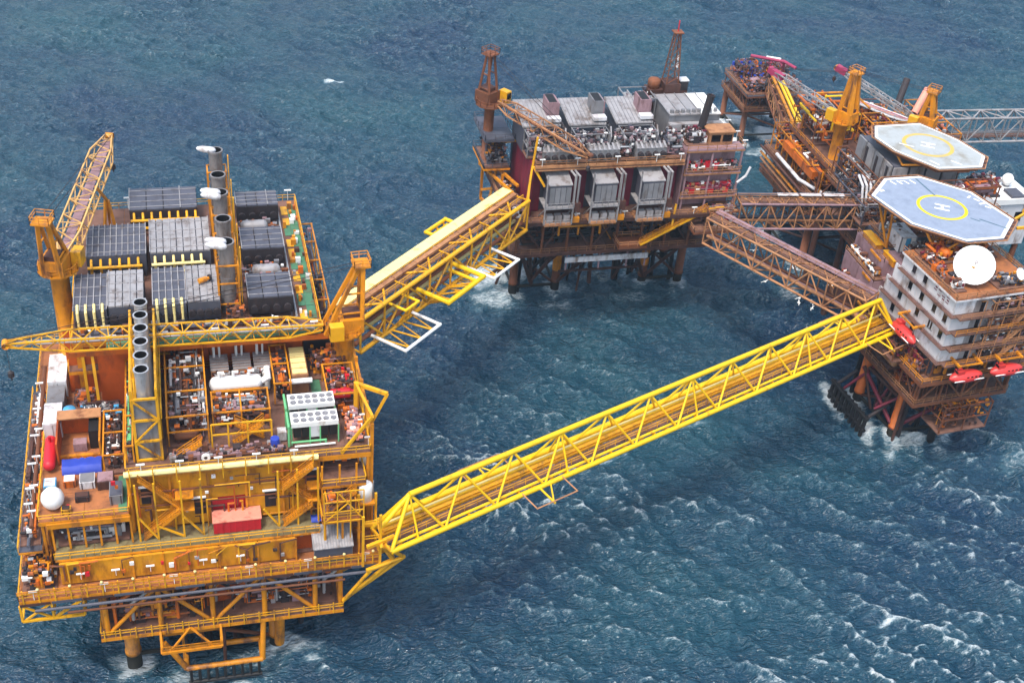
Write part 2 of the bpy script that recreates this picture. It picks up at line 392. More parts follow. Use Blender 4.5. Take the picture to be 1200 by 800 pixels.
    # aerated pale water round foam; crests also tinted pale as painted glitter
    ma = n.new('ShaderNodeMapRange'); ma.inputs['From Min'].default_value = 0.75; ma.inputs['From Max'].default_value = 1.25; ma.inputs['To Max'].default_value = 0.5; l.new(m1.outputs[0], ma.inputs['Value'])
    cs = n.new('ShaderNodeMapRange'); cs.inputs['From Min'].default_value = 0.5; cs.inputs['From Max'].default_value = 1.1; cs.inputs['To Max'].default_value = 0.42; l.new(c1.outputs[0], cs.inputs['Value'])
    ms = n.new('ShaderNodeMath'); ms.operation = 'MAXIMUM'; l.new(ma.outputs['Result'], ms.inputs[0]); l.new(cs.outputs['Result'], ms.inputs[1])
    mxa = n.new('ShaderNodeMix'); mxa.data_type = 'RGBA'; l.new(ms.outputs[0], mxa.inputs['Factor']); l.new(rp.outputs['Color'], mxa.inputs['A']); mxa.inputs['B'].default_value = (0.12, 0.27, 0.33, 1)
    mxf = n.new('ShaderNodeMix'); mxf.data_type = 'RGBA'; l.new(fm.outputs[0], mxf.inputs['Factor']); l.new(mxa.outputs['Result'], mxf.inputs['A']); mxf.inputs['B'].default_value = (0.78, 0.82, 0.84, 1)
    l.new(mxf.outputs['Result'], b.inputs['Base Color'])
    rr = n.new('ShaderNodeMapRange'); rr.inputs['To Min'].default_value = 0.07; rr.inputs['To Max'].default_value = 0.7; l.new(fm.outputs[0], rr.inputs['Value']); l.new(rr.outputs['Result'], b.inputs['Roughness'])
    b.inputs['IOR'].default_value = 1.42
    def ridge(sc, det):
        t = noise(sc, det, 0.5, mp.outputs['Vector'], 0.6)
        a_ = n.new('ShaderNodeMath'); a_.operation = 'MULTIPLY_ADD'; l.new(t.outputs['Fac'], a_.inputs[0]); a_.inputs[1].default_value = 2.0; a_.inputs[2].default_value = -1.0
        b_ = n.new('ShaderNodeMath'); b_.operation = 'ABSOLUTE'; l.new(a_.outputs[0], b_.inputs[0])
        c_ = n.new('ShaderNodeMath'); c_.operation = 'SUBTRACT'; c_.inputs[0].default_value = 1.0; l.new(b_.outputs[0], c_.inputs[1]); return c_
    s1 = ridge(0.42, 2); s2 = ridge(1.1, 2)
    sm = n.new('ShaderNodeMath'); sm.operation = 'MULTIPLY_ADD'; l.new(s2.outputs[0], sm.inputs[0]); sm.inputs[1].default_value = 0.45; l.new(s1.outputs[0], sm.inputs[2])
    bp = n.new('ShaderNodeBump'); bp.inputs['Strength'].default_value = 1.0; bp.inputs['Distance'].default_value = 0.68
    l.new(sm.outputs[0], bp.inputs['Height']); l.new(bp.outputs['Normal'], b.inputs['Normal'])
    me.materials.append(m)
    o = bpy.data.objects.new('sea', me); link(o); o['kind'] = 'structure'; o['label'] = 'choppy blue green sea with foam breaking round the platform legs'
SEA_A = (0.004, 0.026, 0.064, 1); SEA_B = (0.008, 0.052, 0.078, 1)
make_sea()

# ------------------------------------------------------------------ cranes and bridges
def lattice(par, p, q, w, h, n, mc, ml, cw=0.22, lw=0.12, taper=0.45, sidev=None):
    """lattice boom from p to q: four chords, lacing on four faces; tapering at both ends"""
    p = Vector(p); q = Vector(q); d = (q-p).normalized(); s = d.cross(Vector((0,0,1))).normalized(); u = s.cross(d)
    def ring(t):
        k = 1.0
        if t < 0.12: k = taper+(1-taper)*t/0.12
        if t > 0.8: k = 1-(1-taper*0.6)*(t-0.8)/0.2
        c = p.lerp(q, t); return [c+s*(a*w/2*k)+u*(b*h/2*k) for a, b in ((-1,-1),(1,-1),(1,1),(-1,1))]
    rings = [ring(i/n) for i in range(n+1)]; knots = [0, max(1, round(n*0.12)), round(n*0.8), n]
    for c in range(4):
        for a, b in zip(knots, knots[1:]): bar('chord', mc, par, rings[a][c], rings[b][c], cw)
    for i in range(n):
        for c in range(4):
            e = (c+1) % 4
            if (i+c) % 2: bar('lacing', ml, par, rings[i][c], rings[i+1][e], lw)
            else: bar('lacing', ml, par, rings[i][e], rings[i+1][c], lw)
        if i % 3 == 0:
            for c in (0, 2): bar('lacing', ml, par, rings[i][c], rings[i][(c+1) % 4], lw)
    return rings
def crane(name, label, base, zh, az, tip, m, mb, r=1.3, bw=2.4, gantry=9.0, boomfoot=3.0, hook=6.0, cabside=1, group=None, n=14, basket=True, gw=0.42, gt=-4.2, gf=0.9, walk=None):
    """pedestal crane; az = heading of the boom from +X"""
    bx_, by_, bz = base; t = thing(name, label, 'crane', base, group)
    MB().lathe([(0,r*1.05),(0.3,r*1.05),(0.3,r),(zh-bz-1.2,r),(zh-bz-0.3,r*1.7),(zh-bz,r*1.7)], base, (0,0,1), 16).build('pedestal', m, t, True)
    cs, sn = math.cos(az), math.sin(az)
    P = lambda a, b, z: (bx_+a*cs-b*sn, by_+a*sn+b*cs, z)
    MB().prism([P(2.9*math.cos(k*math.pi/6), 2.9*math.sin(k*math.pi/6), 0)[:2] for k in range(12)], zh, zh+0.25).build('slewing_platform', m, t)
    rail(t, [P(2.8*math.cos(k*math.pi/6), 2.8*math.sin(k*math.pi/6), zh+0.25) for k in range(12)], m, 1.0, 2, True)
    def ob(nm, mm, a0, a1, b0, b1, z0, z1):
        return MB().prism([P(a0,b0,0)[:2], P(a1,b0,0)[:2], P(a1,b1,0)[:2], P(a0,b1,0)[:2]], z0, z1).build(nm, mm, t)
    ob('machinery_house', m, -2.6, 0.9, -1.7, 1.7, zh+0.27, zh+2.6)
    ob('winch_housing', 'brown', -2.2, 0.2, -1.0, 1.0, zh+2.6, zh+3.3)
    c0, c1 = (1.8, 3.2) if cabside > 0 else (-3.2, -1.8)
    cab = ob('cab', 'yellow', 0.6, 2.6, c0, c1, zh+0.27, zh+2.7)
    FRs = cab
    MB().prism([P(2.62,c0+0.15,0)[:2], P(2.66,c0+0.15,0)[:2], P(2.66,c1-0.15,0)[:2], P(2.62,c1-0.15,0)[:2]], zh+1.2, zh+2.4).build('window', 'glass', FRs)
    top = P(gt, 0, zh+gantry)
    for s in (-1.3, 1.3):
        bar('gantry_leg', m, t, P(-2.4, s, zh+0.3), P(gt, s*0.55, zh+gantry), gw)
        bar('gantry_leg', m, t, P(gf, s, zh+0.3), P(gt+0.6, s*0.55, zh+gantry), gw*0.9)
        for k in (0.3, 0.6): bar('gantry_tie', m, t, lerp(P(-2.4,s,zh+0.3), P(gt,s*0.55,zh+gantry), k), lerp(P(gf,s,zh+0.3), P(gt+0.6,s*0.55,zh+gantry), k), 0.2)
    ob('gantry_platform', m, gt-1.0, gt+1.4, -1.3, 1.3, zh+gantry, zh+gantry+0.25)
    if basket: rail(t, [P(gt-1,-1.3,zh+gantry+0.25), P(gt+1.4,-1.3,zh+gantry+0.25), P(gt+1.4,1.3,zh+gantry+0.25), P(gt-1,1.3,zh+gantry+0.25)], m, 1.1, 1.2, True)
    foot = P(boomfoot, 0, zh+1.2)
    rings = lattice(t, foot, tip, bw, bw*0.75, n, mb, mb)
    if walk:
        for k in range(n): bar('boom_walkway', walk, t, lerp(foot, tip, (k+0.03)/n*0.94+0.03), lerp(foot, tip, (k+0.97)/n*0.94+0.03), bw*0.42, 0.1)
    b = MB()
    for s in (-0.5, 0.5):
        b.bar(P(gt, s, zh+gantry+0.2), (tip[0]-sn*s, tip[1]+cs*s, tip[2]+0.4), 0.07)
    b.build('boom_rope', 'dark', t)
    MB().lathe([(-0.6,0.5),(0.6,0.5)], tip, (-sn,cs,0), 12).build('tip_sheave', m, t)
    b = MB(); b.bar(tip, (tip[0],tip[1],tip[2]-hook), 0.06); b.build('hoist_rope', 'dark', t)
    MB().lathe([(0,0.05),(0.2,0.4),(0.9,0.45),(1.2,0.1),(1.6,0.08)], (tip[0],tip[1],tip[2]-hook), (0,0,-1), 8).build('hook_block', 'dark', t)
    return t

def box_bridge(name, label, A, B, w, zb, zt, n, m, mlace, cr=0.3, lr=0.14, deck='deck_brown', pipes=(), rails='yellow', toplace=True, deckz=None):
    t = thing(name, label, 'bridge', ((A[0]+B[0])/2,(A[1]+B[1])/2,zb))
    a = Vector((A[0],A[1],0)); b = Vector((B[0],B[1],0)); d = (b-a).normalized(); nrm = Vector((-d.y, d.x, 0))
    P = lambda u, s, z: tuple((a.lerp(b, u)+nrm*s*w/2+Vector((0,0,z))))
    for s in (-1, 1):
        for z in (zb, zt): rod('chord', m, t, P(0,s,z), P(1,s,z), cr)
        for i in range(n+1): rod('post', mlace, t, P(i/n,s,zb), P(i/n,s,zt), lr)
        for i in range(n):
            rod('brace', mlace, t, P(i/n,s,zb if i % 2 else zt), P((i+1)/n,s,zt if i % 2 else zb), lr)
    for i in range(n+1):
        bar('cross_beam', mlace, t, P(i/n,-1,zb), P(i/n,1,zb), 0.25, 0.3); bar('cross_beam', mlace, t, P(i/n,-1,zt), P(i/n,1,zt), 0.2)
    for i in range(n):
        rod('brace', mlace, t, P(i/n,-1 if i % 2 else 1,zb), P((i+1)/n,1 if i % 2 else -1,zb), lr)
        if toplace: rod('brace', mlace, t, P(i/n,-1 if i % 2 else 1,zt), P((i+1)/n,1 if i % 2 else -1,zt), lr)
    dz = deckz or zb+0.45
    npl = n
    for i in range(npl):
        p, q = P((i+0.01)/npl, -0.1, dz), P((i+0.99)/npl, -0.1, dz); bar('deck_plate', deck, t, p, q, w*0.42, 0.1)
    rail(t, [P(0,-0.5,dz), P(1,-0.5,dz)], rails, 1.1, 2.2); rail(t, [P(0,0.3,dz), P(1,0.3,dz)], rails, 1.1, 2.2)
    for (s, z, r, pm) in pipes: rod('pipe', pm, t, P(0,s,z), P(1,s,z), r)
    return t, P

# ------------------------------------------------------------------ shared platform pieces
def deck(par, x0, x1, y0, y1, z, th=0.5, m='deck_orange', edge='amber', cell=6.0, name='deck_plate', girder=True, rails=('f','l','r','b'), railm='yellow'):
    """deck of separate plates on edge girders and joists"""
    nx = max(1, round((x1-x0)/cell)); ny = max(1, round((y1-y0)/cell))
    for i in range(nx):
        for j in range(ny):
            box(name, m, par, x0+(x1-x0)*i/nx+0.03, x0+(x1-x0)*(i+1)/nx-0.03, y0+(y1-y0)*j/ny+0.03, y0+(y1-y0)*(j+1)/ny-0.03, z-0.12, z)
    if girder:
        for y in (y0+0.15, y1-0.15): bar('girder', edge, par, (x0,y,z-0.14-th/2), (x1,y,z-0.14-th/2), 0.36, th)
        for x in (x0+0.15, x1-0.15): bar('girder', edge, par, (x,y0+0.34,z-0.15-th/2), (x,y1-0.34,z-0.15-th/2), 0.36, th)
        for i in range(1, nx):
            x = x0+(x1-x0)*i/nx; bar('joist', edge, par, (x,y0+0.4,z-0.13-th*0.4), (x,y1-0.4,z-0.13-th*0.4), 0.25, th*0.8)
    c = {'f': ((x0,y0,z),(x1,y0,z)), 'b': ((x0,y1,z),(x1,y1,z)), 'l': ((x0,y0,z),(x0,y1,z)), 'r': ((x1,y0,z),(x1,y1,z))}
    for k in rails: rail(par, c[k], railm)
def jacket(par, legs, ztop, m='amber', r=0.9, levels=(1.5, 9.0), mb='rust', batter=0.0):
    cx = sum(p[0] for p in legs)/len(legs); cy = sum(p[1] for p in legs)/len(legs)
    for x, y in legs:
        o = MB().lathe([(0,r),(10.0,r),(10.0,r*1.12),(10.6,r*1.12),(10.6,r),(ztop+8,r)], (x,y,-8), (0,0,1), 14).build('leg', m, par, True)
        MB().lathe([(0,r*1.04),(10.5,r*1.04)], (x,y,-8), (0,0,1), 14).build('marine_growth', 'marine', o, True)
    xs = sorted(set(p[0] for p in legs)); ys = sorted(set(p[1] for p in legs))
    def seg(p, q):
        for z in levels: rod('jacket_brace', mb if z > 4 else 'marine', par, (*p, z), (*q, z), 0.34)
        zm = ztop-0.6
        rod('jacket_brace', mb, par, (*p, levels[-1]), (*q, levels[0]), 0.3)
    L = sorted(legs)
    done = set()
    for p in legs:
        near = sorted((q for q in legs if q != p), key=lambda q: (q[0]-p[0])**2+(q[1]-p[1])**2)[:2]
        for q in near:
            k = tuple(sorted((p, q)))
            if k not in done: done.add(k); seg(p, q)
def truss_face(par, p, q, z0, z1, n, m='amber', w=0.4, posts=True, w2=None):
    """warren truss in a vertical plane between two levels"""
    P = lambda u, z: (p[0]+(q[0]-p[0])*u, p[1]+(q[1]-p[1])*u, z)
    for i in range(n+1):
        if posts: rod('column', m, par, P(i/n, z0), P(i/n, z1), w/2)
    for i in range(n):
        a, b = (z0, z1) if i % 2 == 0 else (z1, z0)
        rod('diagonal_brace', m, par, P(i/n, a), P((i+1)/n, b), (w2 or w*0.8)/2)
def lamps(par, pts, m='white', h=1.6):
    for p in pts:
        b = MB(); b.bar(p, (p[0],p[1],p[2]+h), 0.08); b.box(p[0]-0.55, p[0]+0.55, p[1]-0.14, p[1]+0.1, p[2]+h, p[2]+h+0.16); b.build('floodlight', m, par)

# ------------------------------------------------------------------ the yellow production platform, near left
PL = thing('production_platform', 'large yellow and orange production platform with many decks nearest the camera', 'platform', (0, 158, 0))
jacket(PL, [(x, y) for x in (-13, 7.6) for y in (132, 158, 184)], 11, 'amber', 1.05)
# cellar deck
deck(PL, -16.5, 17, 127, 187, 11, 0.6, 'deck_brown', 'amber', 8.5)
truss_face(PL, (-15.5,127.6), (13,127.6), 11, 19.2, 4, 'amber', 0.75)
rod('column', 'amber', PL, (16.6,127.6,11), (16.6,127.6,19.2), 0.35)
for k in range(7): box('wall_panel', 'brown' if k % 2 else 'dark', PL, -15.6+k*4.55, -11.2+k*4.55, 133.4, 133.6, 11.1, 18.7)
for x in (-16, 16.6): truss_face(PL, (x,129), (x,186), 11, 19.2, 6, 'amber', 0.7)
for i, (x0, x1) in enumerate(((-15,-9.2),(-9.1,-3.5),(-1.5,4.5))): box('wall_panel', 'wall_orange', PL, x0, x1, 131.2, 131.5, 11.1, 18.6)
box('wall_panel', 'brown', PL, 5, 16, 133, 133.3, 11.1, 18.6)
# hanging work platforms and boat landing
for (x0, x1, y0, y1, z) in ((-8.6,-0.4,125.6,129,8.0),):
    for yy in (y0, y1): bar('hanging_beam', 'amber', PL, (x0,yy,z), (x1,yy,z), 0.4)
    for xx in (x0, x1):
        bar('hanging_beam', 'amber', PL, (xx,y0,z), (xx,y1,z), 0.4); bar('hanging_post', 'amber', PL, (xx,y1,z), (xx,y1,11), 0.35); bar('hanging_post', 'amber', PL, (xx,y0,z), (xx,y0+1.4,11), 0.3)
    bar('hanging_brace', 'amber', PL, (x0+1,y0,z), ((x0+x1)/2,y0+1.4,11), 0.25); bar('hanging_brace', 'amber', PL, (x1-1,y0,z), ((x0+x1)/2,y0+1.4,11), 0.25)
    rail(PL, [(x0,y0,z),(x1,y0,z)], 'amber')
for (p, q) in (((-5.6,126.6,3),(5.2,126.6,3)),((-5.6,126.6,3),(-5.6,130.5,3)),((5.2,126.6,3),(5.2,130.5,3)),((-5.6,130.5,3),(5.2,130.5,3)),((5.2,126.8,3),(5.6,127.5,10.6)),((-5.6,130.5,3),(-5.6,130.5,10.6)),((-5.6,126.8,3),(-8.3,127.4,8))):
    rod('boat_landing_tube', 'amber', PL, p, q, 0.42)
for i in range(9): rod('fender', 'black', PL, (-5+i*1.2,126.2,3), (-5+i*1.2,126.2,0.2), 0.22)
rod('boat_landing_tube', 'black', PL, (-5.4,126.2,0.4), (5,126.2,0.4), 0.3)
for x in (-2.0, 2.4): rod('riser', 'dark', PL, (x,134,-3), (x-0.4,133,11), 0.5)
rod('riser', 'amber', PL, (7.9,130.2,2), (8.0,128.6,11), 0.75)
# main deck
deck(PL, -26, 22, 127, 187, 20, 0.8, 'deck_orange', 'amber', 8)
for i in range(12): box('kick_plate', 'slate' if i % 2 else 'brown', PL, -26+i*4.0+0.05, -22+i*4.0-0.05, 126.78, 126.84, 19.05, 19.5)
bar('girder', 'brown', PL, (-24,127.7,18.6), (22,127.7,18.6), 0.5, 0.5)
pipe('fire_main', 'slate', PL, [(-24,126.6,18.3),(21,126.6,18.3)], 0.22)
pipe('fire_main', 'rust', PL, [(-20,126.5,17.4),(17,126.5,17.4)], 0.18)
# lattice corner bay at far left
for yy in (127, 131.5):
    bar('bay_beam', 'yellow', PL, (-26,yy,16.2), (-18,yy,16.2), 0.35); bar('bay_brace', 'yellow', PL, (-25.8,yy,19.1), (-22,yy,16.2), 0.24); bar('bay_brace', 'yellow', PL, (-22,yy,19.1), (-25.8,yy,16.2), 0.24); bar('bay_brace', 'yellow', PL, (-22,yy,16.2), (-18,yy,19.1), 0.3)
for x in (-26, -22, -18): bar('bay_post', 'yellow', PL, (x,127,16.2), (x,127,19.1), 0.3); bar('bay_beam', 'yellow', PL, (x,127,16.2), (x,131.5,16.2), 0.3)
# landing bracket that carries the long yellow bridge
for z in (19.6, 24.2): bar('bracket_beam', 'yellow', PL, (20,125.5,z), (24,127,z), 0.5); bar('bracket_beam', 'yellow', PL, (20,130,z), (24,129.5,z), 0.5)
for p, q in (((17,127.3,12.3),(24,127,19.6)),((17,127.3,12.3),(20.5,125.6,19.4)),((24,127,19.6),(24,129.5,19.6)),((24,127,19.6),(22,126,24)),((17,133,12.3),(24,129.5,19.6)),((25.6,127.2,19.8),(22,125.6,24)),((25.6,127.2,19.8),(20,125.5,19.6)),((25.6,127.2,19.8),(17,127.3,12.5))):
    rod('bracket_strut', 'yellow', PL, p, q, 0.28)
for x in (19.6, 22): 
    for y in (126.5, 131): bar('bracket_post', 'yellow', PL, (x,y,19.6), (x,y,29), 0.34)
rail(PL, [(19.6,126.5,24.2),(22,126.5,24.2),(22,131,24.2)], 'yellow'); rail(PL, [(19.6,126.5,27),(22,126.5,27)], 'yellow')
# lower yellow panel wall on the main deck
xs = [-20.6, -11.2, -7.2, 0.2, 5.4, 10.6]
for a, b in zip(xs, xs[1:]):
    box('wall_panel', 'wall_yellow', PL, a+0.06, b-0.06, 128.9, 129.3, 20.3, 24.0)
    bar('panel_post', 'amber', PL, (b,128.8,20), (b,128.8,24.2), 0.22)
box('wall_panel', 'wall_orange', PL, 10.8, 13, 130.6, 131, 20.2, 24)
lamps(PL, [(-18,128.6,21.2),(-13.5,128.6,21.2),(-9,128.6,21.2),(-2,128.6,21.2),(3,128.6,21.2)], h=1.0)
deck(PL, -21, 14, 129.4, 133.4, 24.5, 0.35, 'grating', 'amber', 5, rails=('f',), name='walkway_grating')
for i in range(24):
    bar('rail_bracket', 'yellow', PL, (-25.4+i*2.02,126.9,19), (-25.4+i*2.02,126.9,21.9), 0.17)
    if i % 2: MB().lathe([(0,0.02),(0.1,0.2),(0.3,0.2),(0.4,0.02)], (-25.4+i*2.02,126.75,21.9), (0,0,1), 8).build('lamp_globe', 'pale_yellow', PL, True)
for i in range(16): bar('rail_bracket', 'yellow', PL, (-16+i*2.1,126.9,10.4), (-16+i*2.1,126.9,12.5), 0.15)
rail(PL, [(-26,126.7,21.3),(22,126.7,21.3)], 'amber', 0.6, 4.0)
for i in range(10): box('deck_box', ('orange','brown','dark','amber','white')[i % 5], PL, -25.4+i*0.42, -25.1+i*0.42+0.2*(i % 3), 127.6+0.35*i, 128.2+0.35*i, 20.02, 20.5+0.15*(i % 4))
# dark equipment bay under the left terrace
box('wall_panel', 'brown', PL, -21, -11, 134.5, 134.8, 24.6, 29.4)
for i in range(6): bar('column', 'amber', PL, (-21+i*2,131.2,24.6), (-21+i*2,131.2,29.4), 0.26)
box('lintel', 'amber', PL, -21.5, -11, 130.8, 131.2, 28.7, 29.5)
# upper yellow wall with doors
xs = [-10.8, -5.6, -0.6, 4.4, 9.4, 14.4]
for k, (a, b) in enumerate(zip(xs, xs[1:])):
    for z0, z1 in ((24.7, 28.8), (29.0, 34.2)):
        if k == 2 and z0 < 25: continue
        box('wall_panel', 'wall_yellow', PL, a+0.05, b-0.05, 133.5, 133.9, z0, z1)
    bar('panel_post', 'amber', PL, (b,133.3,24.6), (b,133.3,34.6), 0.3)
for x, z in ((-9.4,29.2),(-2.6,26.4),(6.9,26.4),(12.6,29.5)):
    d = box('door', 'dark', PL, x, x+1.5, 133.36, 133.48, z, z+2.9)
    box('door_light', 'white', d, x-0.3, x+1.6, 133.0, 133.3, z+3.1, z+3.3)
bar('wall_pipe', 'rust', PL, (-10.6,133.1,31.4), (14,133.1,31.4), 0.22); bar('wall_pipe', 'rust', PL, (-10,133.1,28.9), (9,133.1,28.9), 0.16)
# red-floored bay
box('bay_back_wall', 'red', PL, -0.4, 6.2, 133.95, 134.2, 24.7, 28.9)
# zig-zag stairs on the front
for (p, q) in (((-9.5,131.8,24.6),(-4.5,131.8,29)),((-4.5,132.6,29),(-9.5,132.6,34.6)),((9.2,131.6,24.6),(13.2,131.6,28)),((13.2,132.4,28),(9.2,132.4,31.2)),((9.2,131.6,31.2),(13.4,131.6,34.8))):
    stair(PL, p, q, 1.2, 'amber', (0,1,0))
for x in (-10, -7.6, -4.2, -1.6, 8.6, 11.2, 14):
    bar('stair_post', 'yellow', PL, (x,131.2,24.5), (x,131.2,34.6), 0.24)
for z in (29, 31.2): bar('landing', 'amber', PL, (-5,132.2,z), (-2.6,132.2,z), 1.8, 0.12); bar('landing', 'amber', PL, (12.6,132.2,z-0.6), (14.4,132.2,z-0.6), 1.8, 0.12)
for a, b in (((-7.6,131.2,24.6),(-10,131.2,29)),((-4.2,131.2,24.6),(-7.6,131.2,27)),((8.6,131.2,24.6),(6.6,131.2,28)),((-1.6,131.2,24.6),(-4.2,131.2,28.4))): bar('stair_brace', 'yellow', PL, a, b, 0.24)
# right-hand middle terrace
deck(PL, 14.2, 19.4, 128, 137, 27.5, 0.45, 'deck_orange', 'amber', 4.5)
deck(PL, 14.5, 20.6, 131, 140, 31.2, 0.4, 'deck_brown', 'amber', 4.5)
box('wall_panel', 'mauve', PL, 14.6, 18.6, 134, 134.3, 27.6, 31)
for x in (14.6, 17.0, 19.3): bar('column', 'amber', PL, (x,128.4,20), (x,128.4,27.1), 0.3); bar('column', 'amber', PL, (x,131.4,27.5), (x,131.4,34.5), 0.26)
# left terrace
deck(PL, -22.5, -11, 131, 167, 30, 0.6, 'deck_orange', 'amber', 5.5)
for y in range(132, 168, 5):
    bar('column', 'amber', PL, (-22.2,y,20), (-22.2,y,29.3), 0.36); bar('diagonal_brace', 'amber', PL, (-22.2,y,20), (-22.2,min(y+5,167),29.3), 0.22)
lamps(PL, [(-23.2,y,30) for y in (132,137,143,149)], h=1.2)
pipe('terrace_pipe', 'rust', PL, [(-23.4,131,29.4),(-23.4,166,29.4)], 0.3); pipe('terrace_pipe', 'slate', PL, [(-24.2,131,26),(-24.2,160,26)], 0.25)
deck(PL, -25.6, -22.6, 131, 166, 25, 0.3, 'slate', 'amber', 4, rails=('l',))
# process deck
deck(PL, -11, 21.5, 133, 155, 35, 0.8, 'deck_brown', 'amber', 5.4)
pipe('front_header', 'pale_yellow', PL, [(-11,132.6,35.3),(14,132.6,35.3)], 0.42)
for i in range(9): bar('header_hanger', 'yellow', PL, (-10.5+i*3,132.1,33.6), (-10.5+i*3,132.1,36.6), 0.14)
for x in (-10.8, 21.2): truss_face(PL, (x,133.2), (x,154), 20.2, 34, 4, 'amber', 0.55)
# orange wall and big orange box columns under the roof deck
xs = [-8.6, -4, 1, 6, 11, 14.6]
for a, b in zip(xs, xs[1:]): box('wall_panel', 'wall_orange', PL, a+0.05, b-0.05, 155.2, 155.6, 35.1, 41.3)
box('wall_panel', 'wall_orange', PL, -14.6, -9.4, 154.6, 157, 30.1, 41.2)
box('wall_panel', 'wall_orange', PL, -19.2, -14.8, 158.5, 158.9, 30.1, 41.2)
box('wall_panel', 'dark', PL, 14.8, 19, 155.8, 156.1, 35.1, 41)
bar('column', 'yellow', PL, (-9.0,154.4,30), (-9.0,154.4,41.3), 0.4); bar('column', 'yellow', PL, (-16.5,154.4,30), (-16.5,154.4,41.3), 0.4); bar('column', 'yellow', PL, (-14.9,152.0,30), (-15.4,156,41.3), 0.4)
bar('wall_rail', 'yellow', PL, (-8,155.0,38.4), (-2,155.0,38.4), 0.3); rail(PL, [(-6.4,154.8,39),(-1,154.8,39)], 'yellow', 1.4, 1.8)
for x, z in ((-17.4, 36), (17.2, 36), (-17.4, 25), (17.2, 25)):
    for y in (158, 168, 178, 186): bar('column', 'amber', PL, (x,y,20 if z < 30 else 30), (x,y,41.4), 0.6)
# right flank frames
deck(PL, 17.2, 22, 140, 158, 33, 0.4, 'deck_orange', 'amber', 4.5)
for y in (133.5, 138.5, 143.5, 149, 154): bar('flank_post', 'amber', PL, (21.7,y,20), (21.7,y,39.5), 0.45); bar('flank_brace', 'yellow', PL, (21.7,y,30), (21.7,y+4.6,38), 0.26)
for z in (26, 30, 38.5): bar('flank_beam', 'amber', PL, (21.7,133.5,z), (21.7,158,z), 0.4)
bar('flank_brace', 'yellow', PL, (17.5,133.2,35), (21.7,133.4,40.8), 0.36); bar('flank_brace', 'yellow', PL, (21.7,133.4,40.8), (20.5,141,40.8), 0.36); bar('flank_brace', 'yellow', PL, (21.7,133.4,40.8), (21.7,137,34), 0.36); bar('flank_brace', 'yellow', PL, (24.5,138,40.8), (20.5,141,40.8), 0.5); bar('flank_brace', 'yellow', PL, (24.5,138,40.8), (21.7,138.4,34), 0.36); bar('flank_post', 'yellow', PL, (20.5,141,35), (20.5,141,41), 0.5)
# roof deck
deck(PL, -17.6, 17.2, 154, 191.5, 42, 0.7, 'deck_brown', 'amber', 7, rails=('b','l','r'))
box('walkway_grating', 'deck_green', PL, -13, 17.0, 152.2, 153.9, 41.9, 42.02); rail(PL, [(-13,152.2,42.02),(17,152.2,42.02)], 'amber'); bar('girder', 'orange', PL, (-18,152.1,41.4), (19,152.1,41.4), 0.4, 0.8)
for k, y in enumerate(np.arange(156, 190, 3.4)):
    box('walkway_grating', 'deck_green', PL, 15.6, 16.9, y, y+3.3, 42.02, 42.1)
    if k % 3 != 1: box('walkway_grating', 'yellow', PL, 14.5, 15.55, y, y+2.2+0.5*(k % 2), 42.02, 42.1)
    else: box('walkway_grating', 'deck_green', PL, 14.5, 15.55, y, y+3.2, 42.02, 42.1)
    for j in range(3):
        xx = 14.3+rnd.random()*2.6; yy = y+rnd.random()*2.6; box('deck_box', rnd.choice(['white','orange','panel_grey','brown','amber']), PL, xx, xx+0.3+rnd.random()*0.5, yy, yy+0.3+rnd.random()*0.6, 42.12, 42.5+rnd.random()*0.8)
rail(PL, [(16.95,156,42.1),(16.95,190,42.1)], 'amber', 1.2); pipe('roof_pipe', 'silver', PL, [(13.9,156,42.5),(13.9,190,42.5)], 0.18)
bar('roof_post', 'amber', PL, (17.0,172,38), (17.0,172,43.5), 0.4)

# cooler banks on the roof deck
def cooler(label, x0, x1, y0, y1, z0, z1, style, nrib, fins=0, group='grey louvred coolers on the roof deck'):
    t = thing('air_cooler', label, 'cooler', ((x0+x1)/2,(y0+y1)/2,z0), group)
    box('plenum', 'slate' if style != 'dark' else 'dark', t, x0, x1, y0, y1, z0+0.9, z1-0.3)
    for i in range(3):
        for y in (y0+0.2, y1-0.2): bar('leg', 'slate', t, (x0+0.25+(x1-x0-0.5)*i/2,y,z0), (x0+0.25+(x1-x0-0.5)*i/2,y,z0+0.9), 0.25)
    fm = {'slate': 'slate', 'pale': 'panel_grey', 'dark': 'slate'}[style]
    for i in range(nrib):
        a = x0+(x1-x0)*i/nrib; b = x0+(x1-x0)*(i+1)/nrib
        box('louvre_panel', fm, t, a+0.07, b-0.07, y0+0.05, y1-0.05, z1-0.28, z1-0.04)
    for k in range(4):
        y = y0+(y1-y0)*(k+0.5)/4; bar('cross_rib', 'panel_grey', t, (x0,y,z1-0.0), (x1,y,z1-0.0), 0.1, 0.1)
    for i in range(0, nrib+1, 1 if style == 'slate' else 3):
        x = x0+(x1-x0)*i/nrib; bar('rib', 'panel_grey', t, (x,y0,z1+0.07), (x,y1,z1+0.07), 0.13, 0.14)
    for i in range(fins):
        x = x0+(x1-x0)*(i+0.5)/fins
        pipe('header_pipe', 'pale_yellow', t, [(x,y0+0.9,z1+0.25),(x,y0-0.35,z1-0.2),(x,y0-0.5,z0+1.0)], 0.2)
    for i in range(4):
        x = x0+(x1-x0)*(i+0.5)/4
        MB().lathe([(0,0.55),(0.5,0.55),(0.5,0.05)], (x,y0-0.02,(z0+z1)/2+0.1), (0,-1,0.0), 10).build('motor', 'dark', t)
    return t
CB = 42.05
cooler('dark grey louvred cooler alone in the back row left of the stacks', -9.5, 1.0, 183.6, 190.6, CB, 46.1, 'dark', 4)
cooler('slate ribbed cooler beside the upright crane boom, middle row', -15.7, -7.1, 170.3, 179.5, CB, 46.0, 'slate', 10)
